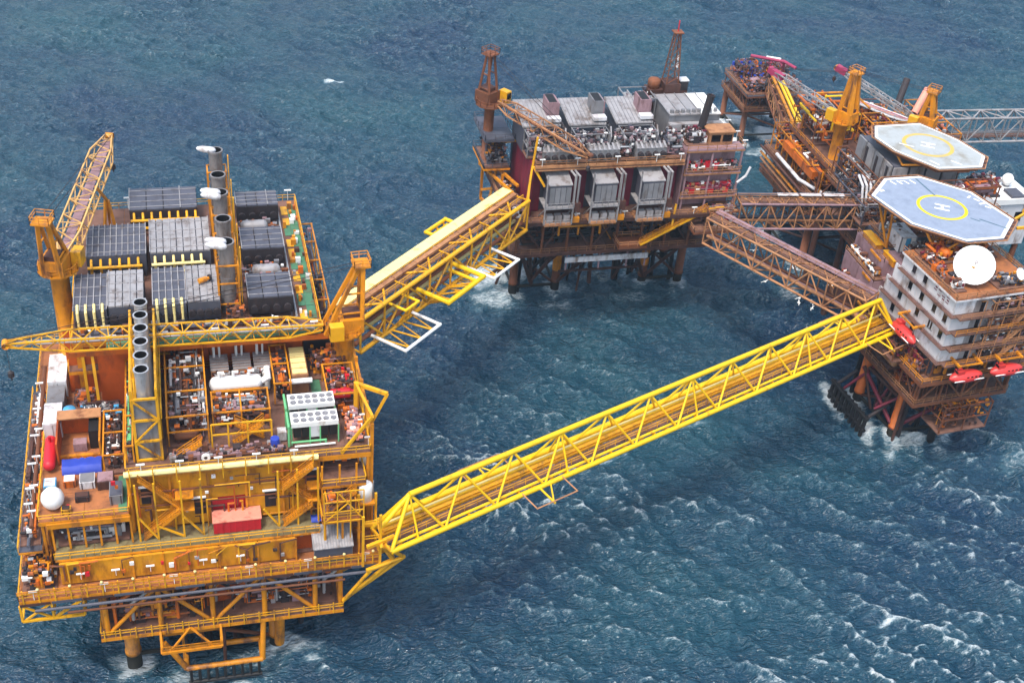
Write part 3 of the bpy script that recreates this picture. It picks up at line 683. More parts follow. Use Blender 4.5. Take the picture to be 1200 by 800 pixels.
cooler('pale grey topped cooler in the middle row beside the stacks', -6.5, 2.4, 170.3, 180.2, CB, 46.2, 'pale', 9)
cooler('slate ribbed cooler at the front left corner of the roof', -17.1, -12.6, 156.0, 165.6, CB, 46.0, 'slate', 5, 4)
cooler('pale topped cooler behind the row of six stacks, front row', -12.4, -7.5, 156.4, 165.8, CB, 46.2, 'pale', 5)
cooler('slate ribbed cooler with cream pipes in the front row middle', -6.3, -1.7, 156.2, 166.1, CB, 46.0, 'slate', 5, 4)
cooler('pale topped cooler with a brass fitting left of the front stack', -1.5, 3.1, 156.4, 166.0, CB, 46.2, 'pale', 5)
cooler('dark grey cooler right of the stacks, back row', 7.1, 13.8, 183.6, 188.4, CB, 45.9, 'dark', 4)
cooler('dark grey cooler right of the stacks, middle row', 7.1, 13.5, 170.3, 176.7, CB, 45.9, 'dark', 3)
cooler('dark grey cooler right of the stacks, front row', 7.1, 13.5, 156.7, 163.2, CB, 45.9, 'dark', 3)
for i, (x, n_) in enumerate(((-8.8, 7), (-15, 5), (-5.8, 5))):
    y = (182.2, 168.9, 168.9)[i]
    t = thing('pipe_manifold', ('yellow manifold before the back row cooler', 'yellow manifold under the slate middle row cooler', 'cream upright manifold under the pale middle row cooler')[i], 'manifold', (x,y,CB))
    for k in range(n_+1): pipe('riser_pipe', ('yellow','yellow','pale_yellow')[i], t, [(x+k*1.35,y,CB),(x+k*1.35,y,45.2),(x+k*1.35,y+0.9,45.6)], 0.2)
    for z in (43.6, 45.0): pipe('header_pipe', ('yellow','yellow','pale_yellow')[i], t, [(x-0.4,y-0.25,z),(x+n_*1.35+0.4,y-0.25,z)], 0.24)
t = thing('fan_motor', 'small brass fan motor lying on a pale front cooler', 'motor', (1.0,161,46.4)); MB().lathe([(0,0.05),(0,0.4),(1.2,0.4),(1.2,0.25),(1.6,0.25),(1.6,0.02)], (0.3,160.6,46.75), (1,0.5,0), 12).build('casing', 'amber', t); MB().lathe([(0,0.02),(0,0.5),(0.3,0.5),(0.3,0.02)], (1.75,161.35,46.75), (1,0.5,0), 12).build('fan_cowl', 'dark', t)
for lab, x, y in (('grey horizontal drum between the back and middle right coolers', 9.6, 180.2), ('grey horizontal drum between the middle and front right coolers', 10.4, 166.8)):
    t = thing('storage_drum', lab, 'tank', (x,y,CB), 'grey drums between the right coolers'); vessel(t, (x,y,44.0), (1,0,0), 4.4, 1.0, 'panel_grey'); pipe('outlet_pipe', 'rust', t, [(x+2.3,y,44),(x+3.2,y,44),(x+3.2,y,42.3)], 0.2); pipe('drain_pipe', 'white', t, [(x-1,y-1.2,42.3),(x-1,y-1.2,43.6),(x+2,y-1.2,43.6)], 0.14)
skid('pipe_skid', 'low rusty pipework behind the back right cooler gap', 'pipework', 6.6, 13.6, 177.4, 182.6, CB, 2.0, 41, ['rust','white','orange','grey'], 10, 0, 3, None)
skid('pipe_skid', 'low rusty pipework between the front and middle right coolers', 'pipework', 6.6, 13.6, 164.0, 169.6, CB, 2.0, 42, ['rust','white','orange','grey'], 10, 0, 3, None)
skid('pipe_skid', 'brown pipe rack at the foot of the front exhaust stack', 'pipework', 3.4, 6.8, 155, 160, CB, 2.4, 43, ['brown','rust','dark','orange'], 10, 0, 2, None)
# tall exhaust stacks on the roof, some with white silencer cowls
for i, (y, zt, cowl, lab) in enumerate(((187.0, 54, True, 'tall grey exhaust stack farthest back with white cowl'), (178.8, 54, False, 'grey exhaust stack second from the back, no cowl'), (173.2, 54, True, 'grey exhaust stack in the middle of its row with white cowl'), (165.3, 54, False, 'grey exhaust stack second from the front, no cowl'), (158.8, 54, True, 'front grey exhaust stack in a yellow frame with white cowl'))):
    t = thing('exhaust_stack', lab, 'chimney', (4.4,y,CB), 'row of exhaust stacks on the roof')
    MB().lathe([(0,1.05),(zt-CB,1.05),(zt-CB,1.22),(zt-CB+0.35,1.22),(zt-CB+0.35,0.98)], (4.4,y,CB), (0,0,1), 20).build('flue', 'stack_grey', t, False); MB().lathe([(0.3,0.99),(-2.9,0.99)], (4.4,y,zt), (0,0,1), 20).build('flue_shade_lining', 'black', t)  # black lining: soot plus the flue's inner shade put into the colour
    MB().lathe([(0,0.95),(0,0.01)], (4.4,y,zt-2.8), (0,0,1), 20).build('flue_shade_disc', 'black', t)  # black disc added for the shaded depth of the flue
    for s in (3.0, 6.5): MB().lathe([(0,1.1),(0.25,1.1)], (4.4,y,CB+s), (0,0,1), 20).build('band', 'grey', t)
    for xx in (3.0, 5.9):
        for yy in (y-1.3, y+1.3): bar('frame_post', 'amber', t, (xx,yy,CB), (xx,yy,51), 0.28)
        for z in (44.5, 48, 51): bar('frame_beam', 'amber', t, (xx,y-1.3,z), (xx,y+1.3,z), 0.2)
    for z in (44.5, 48, 51):
        for yy in (y-1.3, y+1.3): bar('frame_beam', 'amber', t, (3.0,yy,z), (5.9,yy,z), 0.2)
    bar('ladder', 'yellow', t, (6.3,y-0.4,CB), (6.3,y-0.4,53.5), 0.16, 0.5)
    if cowl:
        for k in range(2 if i else 1):
            MB().lathe([(0,0.05),(0.2,0.3),(0.9,0.52),(2.4,0.55),(2.9,0.4),(3.1,0.05)], (1.5,y+0.5-k*1.3,zt+0.5), (1,-0.1,-0.14), 14).build('cowl', 'wall_white', t, True)
# row of six close-set stacks in a lattice tower on the process deck
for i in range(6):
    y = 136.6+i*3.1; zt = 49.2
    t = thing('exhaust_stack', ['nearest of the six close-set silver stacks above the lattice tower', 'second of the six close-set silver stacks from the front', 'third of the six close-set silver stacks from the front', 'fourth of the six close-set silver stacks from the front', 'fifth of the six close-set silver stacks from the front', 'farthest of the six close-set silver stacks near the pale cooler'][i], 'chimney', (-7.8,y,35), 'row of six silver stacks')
    MB().lathe([(0,0.86),(zt-35,0.86),(zt-35,1.0),(zt-34.75,1.0),(zt-34.75,0.8)], (-7.8,y,35), (0,0,1), 20).build('flue', 'silver', t, False); MB().lathe([(0.24,0.81),(-2.4,0.81)], (-7.8,y,zt), (0,0,1), 20).build('flue_shade_lining', 'black', t)  # sooty lining, kept black to paint the shade inside
    MB().lathe([(0,0.78),(0,0.01)], (-7.8,y,zt-2.3), (0,0,1), 20).build('flue_shade_disc', 'black', t)  # black disc standing in for the dark shaft below
    box('casing', 'silver', t, -8.55, -7.05, y+0.9, y+2.2, 36, 48.6)
t = thing('lattice_tower', 'yellow lattice tower holding the six close-set stacks', 'tower', (-7.8,144,35))
for x in (-9.4, -6.2):
    for y in (135.4, 140, 144.6, 149.2, 153.8): bar('post', 'yellow', t, (x,y,35), (x,y,47), 0.34)
    for z in (38.5, 42, 45.5, 47): bar('beam', 'yellow', t, (x,135.4,z), (x,153.8,z), 0.26)
for k, z in enumerate((35.3, 38.5, 42, 45.5)):
    bar('beam', 'yellow', t, (-9.4,135.3,z), (-6.2,135.3,z), 0.3)
    if k < 3: z1 = (38.5, 42, 45.5)[k]; bar('brace', 'yellow', t, (-9.4 if k % 2 else -6.2,135.2,z), (-6.2 if k % 2 else -9.4,135.2,z1), 0.22)
box('back_sheet', 'grey', t, -9.2, -6.4, 135.55, 135.65, 35.2, 45)
rail(t, [(-5.8,135.4,42),(-5.8,153.8,42)], 'yellow', 1.1, 2)

# cranes of the production platform
crane('pedestal_crane', 'yellow crane at far left with its lattice boom pointing up and away', (-19.2,165,30), 47.5, math.radians(74), (-11.8,194,54.0), 'amber', 'boom_cream', 1.35, 3.3, 9.5, 2.6, 5.0, -1, n=16, gt=-3.2, gf=2.0, gw=0.55, walk='mauve')
crane('pedestal_crane', 'yellow crane on the right flank with its boom laid flat to the left', (20.4,152.5,33), 42.0, math.radians(184), (-25.5,149.2,46.0), 'amber', 'yellow', 1.5, 2.6, 11.0, 3.2, 4.5, 1, n=26, gt=-2.6, gf=3.0, gw=0.6, walk='panel_grey')
t = thing('derrick', 'small orange derrick behind the upright crane boom', 'derrick', (-12.6,181,42))
for p, q in (((-13.6,181,42),(-12.8,182,49)),((-11.4,181,42),(-12.4,182,49)),((-12.6,182,49),(-13.8,180,52.5)),((-13.6,181,44.5),(-11.4,181,44.5)),((-12.6,184,42),(-12.6,182,49))): bar('strut', 'amber', t, p, q, 0.35)
box('base', 'orange', t, -14.2, -10.8, 180.2, 182.4, 42, 43.2)

# equipment on the process deck
skid('process_module', 'dense rusty pipe module right of the lattice tower', 'module', -5.4, 0.2, 137.5, 154.4, 35.05, 5.2, 11, ['brown','rust','dark','silver','white','orange','grey'], 46, 5, 10, 'amber', 2, nsmall=170)
skid('process_module', 'open pipe module with yellow frame before the white drum', 'module', 0.6, 8.6, 139.6, 144.6, 35.05, 3.6, 12, ['brown','rust','dark','silver','white','orange'], 26, 2, 6, 'amber', 1, nsmall=110)
skid('process_module', 'brown valve module between the hoods and the beige cooler', 'module', 9.4, 12.0, 144.8, 154.4, 35.05, 3.8, 13, ['brown','rust','dark','white','orange'], 20, 1, 5, 'amber', 1, nsmall=90)
skid('process_module', 'small pump module under the right hand crane', 'module', 16.6, 21.2, 142, 149.5, 35.05, 3.2, 14, ['brown','rust','dark','white','orange','red'], 18, 1, 5, 'amber', 1, nsmall=80)
skid('process_module', 'narrow pipe rack left of the lattice tower', 'module', -10.9, -9.7, 135, 154.6, 35.05, 3.0, 15, ['brown','rust','dark','white','green'], 16, 0, 5, 'amber', 1, nsmall=60)
for i, (x, lab) in enumerate(((1.0, 'left of three grey ribbed generator hoods by the orange wall'), (4.2, 'middle of three grey ribbed generator hoods by the orange wall'), (7.2, 'right of three grey ribbed generator hoods by the orange wall'))):
    t = thing('generator_hood', lab, 'generator', (x+1.3,152.6,35), 'generator hoods by the orange wall')
    box('hood', 'rust_pale', t, x, x+2.5, 150.6, 154.6, 35.6, 37.6)
    for k in range(6): bar('roof_rib', 'panel_grey', t, (x-0.05,150.9+k*0.68,37.68), (x+2.55,150.9+k*0.68,37.68), 0.42, 0.14)
    box('base', 'dark', t, x-0.1, x+2.6, 150.5, 154.7, 35.05, 35.6); pipe('exhaust_pipe', 'white', t, [(x+0.6,154.2,37.6),(x+0.6,154.2,40.0)], 0.2); pipe('exhaust_pipe', 'white', t, [(x+1.4,154.2,37.6),(x+1.4,154.2,39.6)], 0.16)
    for k in range(3): box('louvre', 'slate', t, x+0.2+k*0.75, x+0.8+k*0.75, 150.52, 150.58, 35.8, 37.4)
t = thing('separator_drum', 'white horizontal separator drum in front of the grey hoods', 'tank', (4.3,147,35)); vessel(t, (4.3,147,38.0), (1,0,0), 7.4, 1.15, 'white')
for x in (2.0, 4.0, 6.2): pipe('nozzle', 'white', t, [(x,147,39),(x,147,40),(x+0.6,147,40)], 0.2)
pipe('outlet_pipe', 'white', t, [(7.9,147,38),(8.8,147,38.6),(8.8,149,38.6),(8.8,149,35.4)], 0.45)
rail(t, [(1,145.4,37.2),(7.6,145.4,37.2)], 'amber', 1.0, 1.2); bar('walkway', 'amber', t, (0.8,145.3,37.1), (7.8,145.3,37.1), 0.9, 0.1)
for x in (1.2, 4.2, 7.4): bar('walkway_post', 'amber', t, (x,145.0,35.1), (x,145.0,37.1), 0.2)
t = thing('cooler_box', 'beige boxy cooler with pipes beside the green walkway', 'cooler', (13.3,150,35)); box('casing', 'rust_pale', t, 12.2, 14.6, 147.4, 154.2, 35.05, 38.2)
for k in range(5): box('fan_panel', 'pale_yellow', t, 12.35, 14.45, 147.7+k*1.32, 148.8+k*1.32, 38.2, 38.34)
pipe('header_pipe', 'white', t, [(12,146.8,37.6),(14.8,146.8,37.6)], 0.4)
box('walkway_grating', 'deck_green', PL, 15.0, 16.4, 144.8, 153.2, 35.02, 35.12)
def fancooler(lab, y0, y1, z):
    t = thing('fan_cooler', lab, 'cooler', (14,y0,35), 'white fan coolers in green frames')
    box('plenum', 'white', t, 11.0, 17.4, y0, y1, z-0.7, z)
    for i in range(6):
        for j in range(2): MB().lathe([(0,0.42),(0.12,0.42),(0.12,0.3),(0.04,0.02)], (11.7+i*1.02,y0+0.65+j*1.1,z), (0,0,1), 12).build('fan', 'grey', t)
    box('bundle', 'wall_white', t, 13.6, 14.8, y0+0.06, y0+0.16, z-2.6, z-0.7)
    for k in range(4): box('coil', 'black', t, (11.3,12.5,15.0,16.2)[k], (12.3,13.5,16.0,17.2)[k], y0+0.1, y1-0.1, z-2.5, z-0.72)
    for x in (11.0, 13.5, 14.9, 17.4): bar('leg', 'green', t, (x,y0+0.1,35.05), (x,y0+0.1,z-0.7), 0.18); bar('leg', 'green', t, (x,y1-0.1,35.05), (x,y1-0.1,z-0.7), 0.18)
    pipe('header_pipe', 'green', t, [(10.6,y0-0.3,35.4),(10.6,y0-0.3,z-0.2),(10.6,y1+0.2,z-0.2)], 0.18); pipe('header_pipe', 'green', t, [(11,y0-0.4,36),(15.6,y0-0.4,36),(15.6,y0-0.4,35.3)], 0.15); pipe('drain_pipe', 'white', t, [(11.4,y0-0.7,35.5),(16.8,y0-0.7,35.5)], 0.14)
fancooler('white fan cooler in green frame, back one of two', 139.6, 142.2, 38.9)
fancooler('white fan cooler in green frame, front one of two', 135.6, 138.2, 38.9)
for (p, q) in (((3.2,137.2,35.1),(7.4,137.2,38.6)),((7.4,138.4,35.1),(3.6,138.4,37.8)),((-4.4,135.2,35.1),(-1.0,135.2,37.6))): stair(PL, p, q, 1.0, 'amber', (0,1,0))
for x in (0.4, 2.6, 5.2, 8.4): bar('frame_post', 'yellow', PL, (x,136.6,35), (x,136.6,39.2), 0.22)
for z in (37.4, 39.2): bar('frame_beam', 'yellow', PL, (0.4,136.6,z), (8.4,136.6,z), 0.2)
t = thing('hose_reel', 'white hose reel on the process deck beside the stairs', 'hose reel', (-0.6,134.2,35)); MB().lathe([(0,0.25),(0,0.6),(0.25,0.6),(0.25,0.25)], (-0.6,134.0,35.75), (0,1,0), 14).build('reel', 'white', t); box('stand', 'dark', t, -0.8, -0.4, 134.05, 134.25, 35.02, 35.7)
for (lab, x, y, m) in (('blue barrel at the front of the process deck by a grey mat', 8.7, 135.4, 'blue'), ('white chemical tote beside the blue barrel', 9.8, 137.4, 'wall_white')):
    t = thing('barrel' if m == 'blue' else 'chemical_tote', lab, 'barrel' if m == 'blue' else 'tote', (x,y,35))
    if m == 'blue': MB().lathe([(0,0.02),(0,0.6),(0.5,0.62),(1.5,0.62),(1.9,0.6),(1.9,0.02)], (x,y,35.02), (0,0,1), 14).build('body', m, t); MB().lathe([(0,0.64),(0.1,0.64)], (x,y,35.9), (0,0,1), 14).build('hoop', 'slate', t)
    else: box('bottle', m, t, x-0.6, x+0.6, y-0.6, y+0.6, 35.2, 36.6); box('pallet', 'brown', t, x-0.7, x+0.7, y-0.7, y+0.7, 35.02, 35.18)

# things on the left terrace
t = thing('radome', 'white satellite dome at the front left corner of the terrace', 'dome', (-20.6,133.6,30)); MB().lathe([(0,1.0),(0.5,1.35),(1.2,1.5),(1.9,1.35),(2.5,0.9),(2.75,0.4),(2.85,0.02)], (-20.6,133.6,30.5), (0,0,1), 20).build('dome', 'white', t, True); MB().lathe([(0,0.5),(0.7,0.5)], (-20.6,133.6,30), (0,0,1), 12).build('mount', 'slate', t)
t = thing('workshop_cabin', 'orange open fronted workshop cabin behind the blue tarpaulin', 'cabin', (-17.5,145,30))
box('back_wall', 'wall_orange', t, -20.2, -14.6, 148.8, 149.1, 30.1, 33.8); box('side_wall', 'wall_orange', t, -20.4, -20.15, 142, 149.1, 30.1, 33.8); box('side_wall', 'amber', t, -14.75, -14.5, 142, 149.1, 30.1, 33.8); box('roof', 'rust_pale', t, -20.4, -14.5, 147.2, 149.2, 33.8, 34.0); box('bench', 'mauve', t, -18.4, -16.6, 144.6, 146, 30.1, 31.4); box('locker', 'black', t, -16.2, -14.9, 145, 148.6, 30.1, 33.2); box('front_beam', 'amber', t, -20.4, -14.5, 143.2, 143.7, 30.1, 30.5)
t = thing('tarpaulin', 'blue tarpaulin spread over boxes in front of the orange cabin', 'tarpaulin', (-17.2,140.8,30))
b = MB(); R = random.Random(5); nxx, nyy = 12, 5
vsx = [(-19.8+5.2*i/nxx, 139.8+2.2*j/nyy, 30.05+(0.0 if j in (0,) else 0.9+0.25*R.random())) for j in range(nyy+1) for i in range(nxx+1)]
b.add(vsx, [(j*(nxx+1)+i, j*(nxx+1)+i+1, (j+1)*(nxx+1)+i+1, (j+1)*(nxx+1)+i) for j in range(nyy) for i in range(nxx)]); b.build('sheet', 'blue', t, True); box('covered_box', 'slate', t, -19.6, -14.8, 140.4, 141.9, 30.02, 30.8)
for lab, x0, x1, y0, y1, h, m in (('white shipping container at the back left edge of the terrace', -22.2, -19.6, 157.6, 164.5, 2.9, 'wall_white'), ('grey container between the white ones on the left edge', -22.2, -19.8, 153.4, 157.2, 2.4, 'grey'), ('white container nearest the red tank on the left edge', -22.4, -20.0, 148.2, 153.0, 2.6, 'wall_white')):
    t = thing('shipping_container', lab, 'container', ((x0+x1)/2,(y0+y1)/2,30), 'containers on the left terrace')
    box('body', m, t, x0, x1, y0, y1, 30.05, 30+h); 
    for k in range(int((y1-y0)/0.6)): box('corrugation', m, t, x0-0.06, x0, y0+0.15+k*0.6, y0+0.45+k*0.6, 30.2, 30+h-0.15)
    for x in (x0+0.08, x1-0.08): bar('corner_post', m, t, (x,y0-0.03,30.05), (x,y0-0.03,30+h+0.03), 0.14)
    box('door', m, t, x0+0.15, x1-0.15, y0-0.06, y0-0.01, 30.2, 30+h-0.15); rod('lock_rod', 'grey', t, ((x0+x1)/2,y0-0.1,30.3), ((x0+x1)/2,y0-0.1,30+h-0.3), 0.04)
t = thing('fire_tank', 'red horizontal tank on the left edge of the terrace', 'tank', (-21.4,143.5,30)); vessel(t, (-21.4,143.5,31.2), (0,1,0), 6.5, 0.8, 'red'); pipe('nozzle', 'red', t, [(-21.4,145,31.9),(-21.4,145,32.8)], 0.2)
t = thing('water_drum', 'light blue drum beside the cabin roof', 'drum', (-19.0,151.2,30)); MB().lathe([(0,0.02),(0,0.9),(0.3,0.95),(2.0,0.95),(2.3,0.8),(2.45,0.02)], (-19.0,151.2,30.4), (0,0,1), 16).build('body', 'light_blue', t, True); box('cradle', 'orange', t, -20, -18, 150.2, 152.2, 30.02, 30.4)
skid('pump_skid', 'grey and blue pump skid behind the orange cabin', 'pump', -17.8, -11.6, 149.6, 153.6, 30.05, 2.2, 21, ['slate','light_blue','grey','brown','white'], 12, 2, 6, None)
skid('valve_skid', 'rusty valve cluster right of the orange cabin', 'pipework', -14.3, -11.3, 139, 149, 30.05, 3.4, 22, ['brown','rust','dark','orange','white'], 18, 1, 6, 'amber', 1)
for lab, x, y, sx, sy, h, m, lm in (('pale open crate on the terrace right of the dome', -16.4, 137.6, 2.0, 2.0, 1.2, 'wall_white', 'grey'), ('brown lidded crate beside the pale crate', -14.0, 137.2, 2.2, 2.2, 1.4, 'brown', 'mauve'), ('small light blue crate behind the white dome', -21.2, 137.6, 1.6, 1.8, 1.0, 'light_blue', 'wall_white'), ('orange box topped with grey gear on the terrace', -18.7, 137.9, 1.6, 1.4, 1.1, 'orange', 'white'), ('grey machine crate at the right end of the terrace', -12.6, 134.4, 1.7, 3.0, 1.6, 'grey', 'slate'), ('yellow toolbox in front of the white dome', -19.0, 132.4, 1.2, 0.9, 0.8, 'yellow', 'dark'), ('dark winch box in the middle of the terrace', -17.0, 134.6, 1.8, 1.2, 0.9, 'dark', 'brown')):
    t = thing('crate', lab, 'crate', (x,y,30)); box('body', m, t, x-sx/2, x+sx/2, y-sy/2, y+sy/2, 30.03, 30+h); box('lid', lm, t, x-sx/2+0.12, x+sx/2-0.12, y-sy/2+0.12, y+sy/2-0.12, 30+h, 30+h+0.12)
    for s in (-1, 1): bar('batten', 'brown', t, (x+s*sx*0.35,y-sy/2-0.04,30.05), (x+s*sx*0.35,y-sy/2-0.04,30+h), 0.1)
box('walkway_grating', 'deck_green', PL, -12.4, -11.3, 131.4, 138.6, 30.02, 30.1)
skid('pump_row', 'row of grey pumps in the bay under the left terrace', 'pump', -20.6, -11.4, 131.6, 134.2, 24.65, 3.0, 23, ['slate','grey','white','dark'], 10, 3, 8, None, nsmall=40)
# things on the front
t = thing('open_container', 'red open top container with pink lid in the front bay', 'container', (2.8,132,24.5))
box('body', 'red', t, -0.3, 6.1, 130.9, 133.3, 24.62, 26.6); box('lid', 'pink_red', t, -0.4, 6.2, 130.8, 133.4, 26.6, 26.75)
for k in range(8): bar('rib', 'red', t, (0.1+k*0.84,130.86,24.65), (0.1+k*0.84,130.86,26.6), 0.14)
t = thing('shelter', 'grey ribbed metal shelter at the front right of the main deck', 'shelter', (15.6,128.6,20))
b = MB(); b.add([(12.8,127.1,23.2),(18.4,127.1,23.2),(18.4,130.6,24.6),(12.8,130.6,24.6),(12.8,127.1,23.05),(18.4,127.1,23.05),(18.4,130.6,24.45),(12.8,130.6,24.45)], [(0,1,2,3),(7,6,5,4),(0,4,5,1),(1,5,6,2),(2,6,7,3),(3,7,4,0)]); b.build('roof', 'panel_grey', t)
for k in range(15): bar('roof_rib', 'grey', t, (12.9+k*0.39,127.1,23.24), (12.9+k*0.39,130.6,24.64), 0.08)
box('front_wall', 'slate', t, 13, 18.2, 127.4, 127.5, 20.1, 23.0); box('back_wall', 'slate', t, 13, 18.2, 130.2, 130.3, 20.1, 24.2)
for x in (13.0, 18.2):
    for y, z in ((127.5, 23.1), (130.2, 24.3)): bar('post', 'grey', t, (x,y,20), (x,y,z), 0.15)
t = thing('tarpaulin', 'dark blue tarpaulin bundle behind the grey shelter', 'tarpaulin', (14.2,131.6,20)); b = MB(); R = random.Random(9)
vsx = [(13+2.6*i/6, 131+1.3*j/4, 24.55+0.35*R.random()+(0.5 if 0 < j < 4 else 0)) for j in range(5) for i in range(7)]; b.add(vsx, [(j*7+i, j*7+i+1, (j+1)*7+i+1, (j+1)*7+i) for j in range(4) for i in range(6)]); b.build('sheet', 'blue', t, True)
for lab, x, y, z in (('white storage tank on the right flank near the bridge', 20.6, 131.5, 27.4), ('white storage tank set back on the right flank', 20.6, 136.5, 29.8)):
    t = thing('storage_tank', lab, 'tank', (x,y,z)); MB().lathe([(0,0.02),(0,1.0),(2.6,1.0),(2.9,0.7),(3.0,0.02)], (x,y,z+0.3), (0,0,1), 16).build('shell', 'white', t, True); box('support', 'amber', t, x-1.2, x+1.2, y-1.2, y+1.2, z, z+0.3); bar('ladder', 'grey', t, (x+1.1,y,z), (x+1.1,y,z+3.4), 0.1, 0.4)
    for s in (-1, 1): bar('support_leg', 'amber', PL, (x+s,y,20), (x+s,y,z), 0.25)
skid('process_module', 'orange machinery on the right hand middle terrace', 'module', 14.8, 19.0, 128.6, 133.4, 27.55, 2.6, 24, ['orange','brown','mauve','rust'], 10, 1, 4, 'amber', 1)
skid('process_module', 'brown machinery under the fan coolers on the right', 'module', 15, 20.2, 134.6, 139.6, 31.25, 2.8, 25, ['orange','brown','mauve','dark','white'], 12, 1, 5, 'amber', 1)
# machinery between the lower decks
skid('cellar_machinery', 'dark machinery behind the front truss on the cellar deck, left end', 'machinery', -9, 0, 132, 142, 11.05, 6.5, 26, ['brown','dark','orange','slate','white'], 22, 3, 8, None)
skid('cellar_machinery', 'dark machinery with silver pipes on the cellar deck, right end', 'machinery', 0.5, 16, 128.4, 132.6, 11.05, 6.0, 27, ['brown','dark','orange','slate','silver','white'], 26, 3, 10, None)
skid('cellar_machinery', 'rusty machinery along the right edge of the cellar deck', 'machinery', 10, 16.4, 138, 170, 11.05, 6.5, 28, ['brown','dark','orange','slate','rust'], 26, 4, 8, None)
skid('deck_machinery', 'orange and brown machinery inside the main deck, right flank', 'machinery', 14, 21.4, 138.6, 172, 20.05, 8.0, 29, ['brown','dark','orange','amber','rust'], 36, 4, 8, 'amber', 2)
skid('deck_machinery', 'brown machinery inside the main deck, left flank', 'machinery', -22, -12, 136, 176, 20.05, 7.5, 30, ['brown','dark','orange','amber','slate'], 30, 4, 8, 'amber', 2)
skid('deck_machinery', 'dark machinery under the right side of the roof deck', 'machinery', 15, 19.5, 157, 186, 35.0, 5.5, 31, ['brown','dark','orange','slate'], 22, 2, 5, 'amber', 1)
deck(PL, -19, 19.5, 157, 187, 34.9, 0.5, 'deck_brown', 'amber', 8, rails=('l','r'))
box('core_wall', 'wall_orange', PL, -17, 14.8, 158, 186, 20.2, 34.2)

# loose gear and floodlights that crowd every edge
for lab, x0, x1, y0, y1, z, h, sd_, pl_ in (('slate and orange gear along the left gangway below the terrace', -25.4, -22.8, 132, 165, 25.02, 2.2, 201, ['slate','dark','brown','orange','white','panel_grey']),
        ('orange gear at the left end of the main deck', -25.6, -21.2, 128, 134, 20.02, 3.2, 202, ['dark','brown','orange','amber','white']),
        ('small gear along the front edge of the process deck', -5.6, 10.4, 133.6, 136.4, 35.02, 0.8, 203, ['brown','mauve','rust','panel_grey','dark']),
        ('grey and brown gear between the generator hoods and the white drum', 0.8, 9.2, 148.4, 150.4, 35.02, 3.2, 204, ['silver','white','brown','panel_grey','orange']),
        ('brown gear on the orange floor behind the white containers', -18.8, -15.2, 154, 158, 30.02, 1.2, 205, ['brown','orange','mauve']),
        ('gear along the front of the roof deck under the flat boom', -17, 14, 154.2, 155.6, 42.05, 1.2, 206, ['brown','slate','orange','panel_grey','white']),
        ('orange gear under the right hand crane', 15, 21, 150, 154.6, 35.02, 3.4, 207, ['orange','amber','brown','dark','rust']),
        ('pale gear along the right edge beside the fan coolers', 18.2, 21.2, 134, 141.6, 35.02, 1.6, 208, ['pink_red','mauve','white','orange','brown'])):
    skid('deck_gear', lab, 'equipment', x0, x1, y0, y1, z, h, sd_, pl_, 12, 0, 9, None, floor='deck_brown', nsmall=90)
lamps(PL, [(-23.4,y,31) for y in (132,135,140,146,152,158)]+[(x,132.7,35.2) for x in (-9,-4,1,6,11)]+[(21.3,y,35.2) for y in (134,139,144,149)]+[(x,126.8,20.2) for x in (-24,-15,-6,4,12,20)], h=1.5)
lamps(PL, [(x,152.2,42.2) for x in (-12,-5,2,9,16)]+[(x,191.3,42.2) for x in (-16,-10,-3,4,10,16)], h=1.8)

# conduits, pipe drops and small boxes on the front walls
WR = random.Random(77)
for k in range(16):
    x = WR.uniform(-20, 10); z0 = WR.uniform(20.3, 21.6); pipe('wall_pipe', WR.choice(['amber','rust','yellow','brown','orange']), PL, [(x,128.6,z0),(x,128.6,WR.uniform(22.8,24.3)),(x+WR.choice([-1.6,1.4,2.2]),128.6,24.25)], WR.choice([0.07,0.1,0.13]), 6)
for k in range(30):
    x = WR.uniform(-10.4, 14); z = WR.uniform(25, 33); L = WR.uniform(1.5, 6); y = WR.uniform(132.6, 133.2)
    pts = [(x,y,z),(min(x+L,14.2),y,z),(min(x+L,14.2),y,z+WR.uniform(-3,3))] if k % 2 else [(x,y,24.6),(x,y,z),(x+WR.uniform(-1.5,1.5),y,z)]
    pipe('wall_pipe', WR.choice(['amber','rust','yellow','brown','orange','dark']), PL, pts, WR.choice([0.07,0.1,0.15]), 6)
for k in range(26):
    x = WR.uniform(-20, 14); f = WR.random() < 0.5; y = 128.72 if f and x < 10 else 133.2; z = WR.uniform(21, 23) if y < 130 else WR.uniform(25.5, 33.5)
    box('junction_box', WR.choice(['white','red','panel_grey','dark','orange']), PL, x, x+WR.uniform(0.3,0.7), y-0.25, y, z, z+WR.uniform(0.3,0.8))
# rear frames of the cellar deck and pipe drops under it
truss_face(PL, (-15.5,131.8), (16,131.8), 11, 19.2, 7, 'rust', 0.5)
for k in range(26):
    x = WR.uniform(-15, 16); y = WR.uniform(127.9, 131); pipe('riser_pipe', WR.choice(['rust','amber','brown','dark','silver','orange']), PL, [(x,y,WR.uniform(11.2,13)),(x,y,WR.uniform(15,17)),(x+WR.uniform(-3,3),y,17.8)], WR.choice([0.1,0.16,0.24]), 6)
for k in range(14):
    x = WR.uniform(-14, 15); y = WR.uniform(129, 150); rod('conductor', WR.choice(['brown','dark','rust']), PL, (x,y,-3), (x+WR.uniform(-0.6,0.6),y,11), WR.choice([0.25,0.4]))
for x in (-13, -3, 7.6): bar('underdeck_beam', 'rust', PL, (x,128,10), (x,186,10), 0.5, 0.9)
skid('cellar_machinery', 'orange and brown machinery in the left bays of the front truss', 'machinery', -15.4, -2, 127.9, 130.9, 11.05, 5.0, 251, ['brown','dark','orange','rust','amber'], 22, 1, 8, None, nsmall=90)
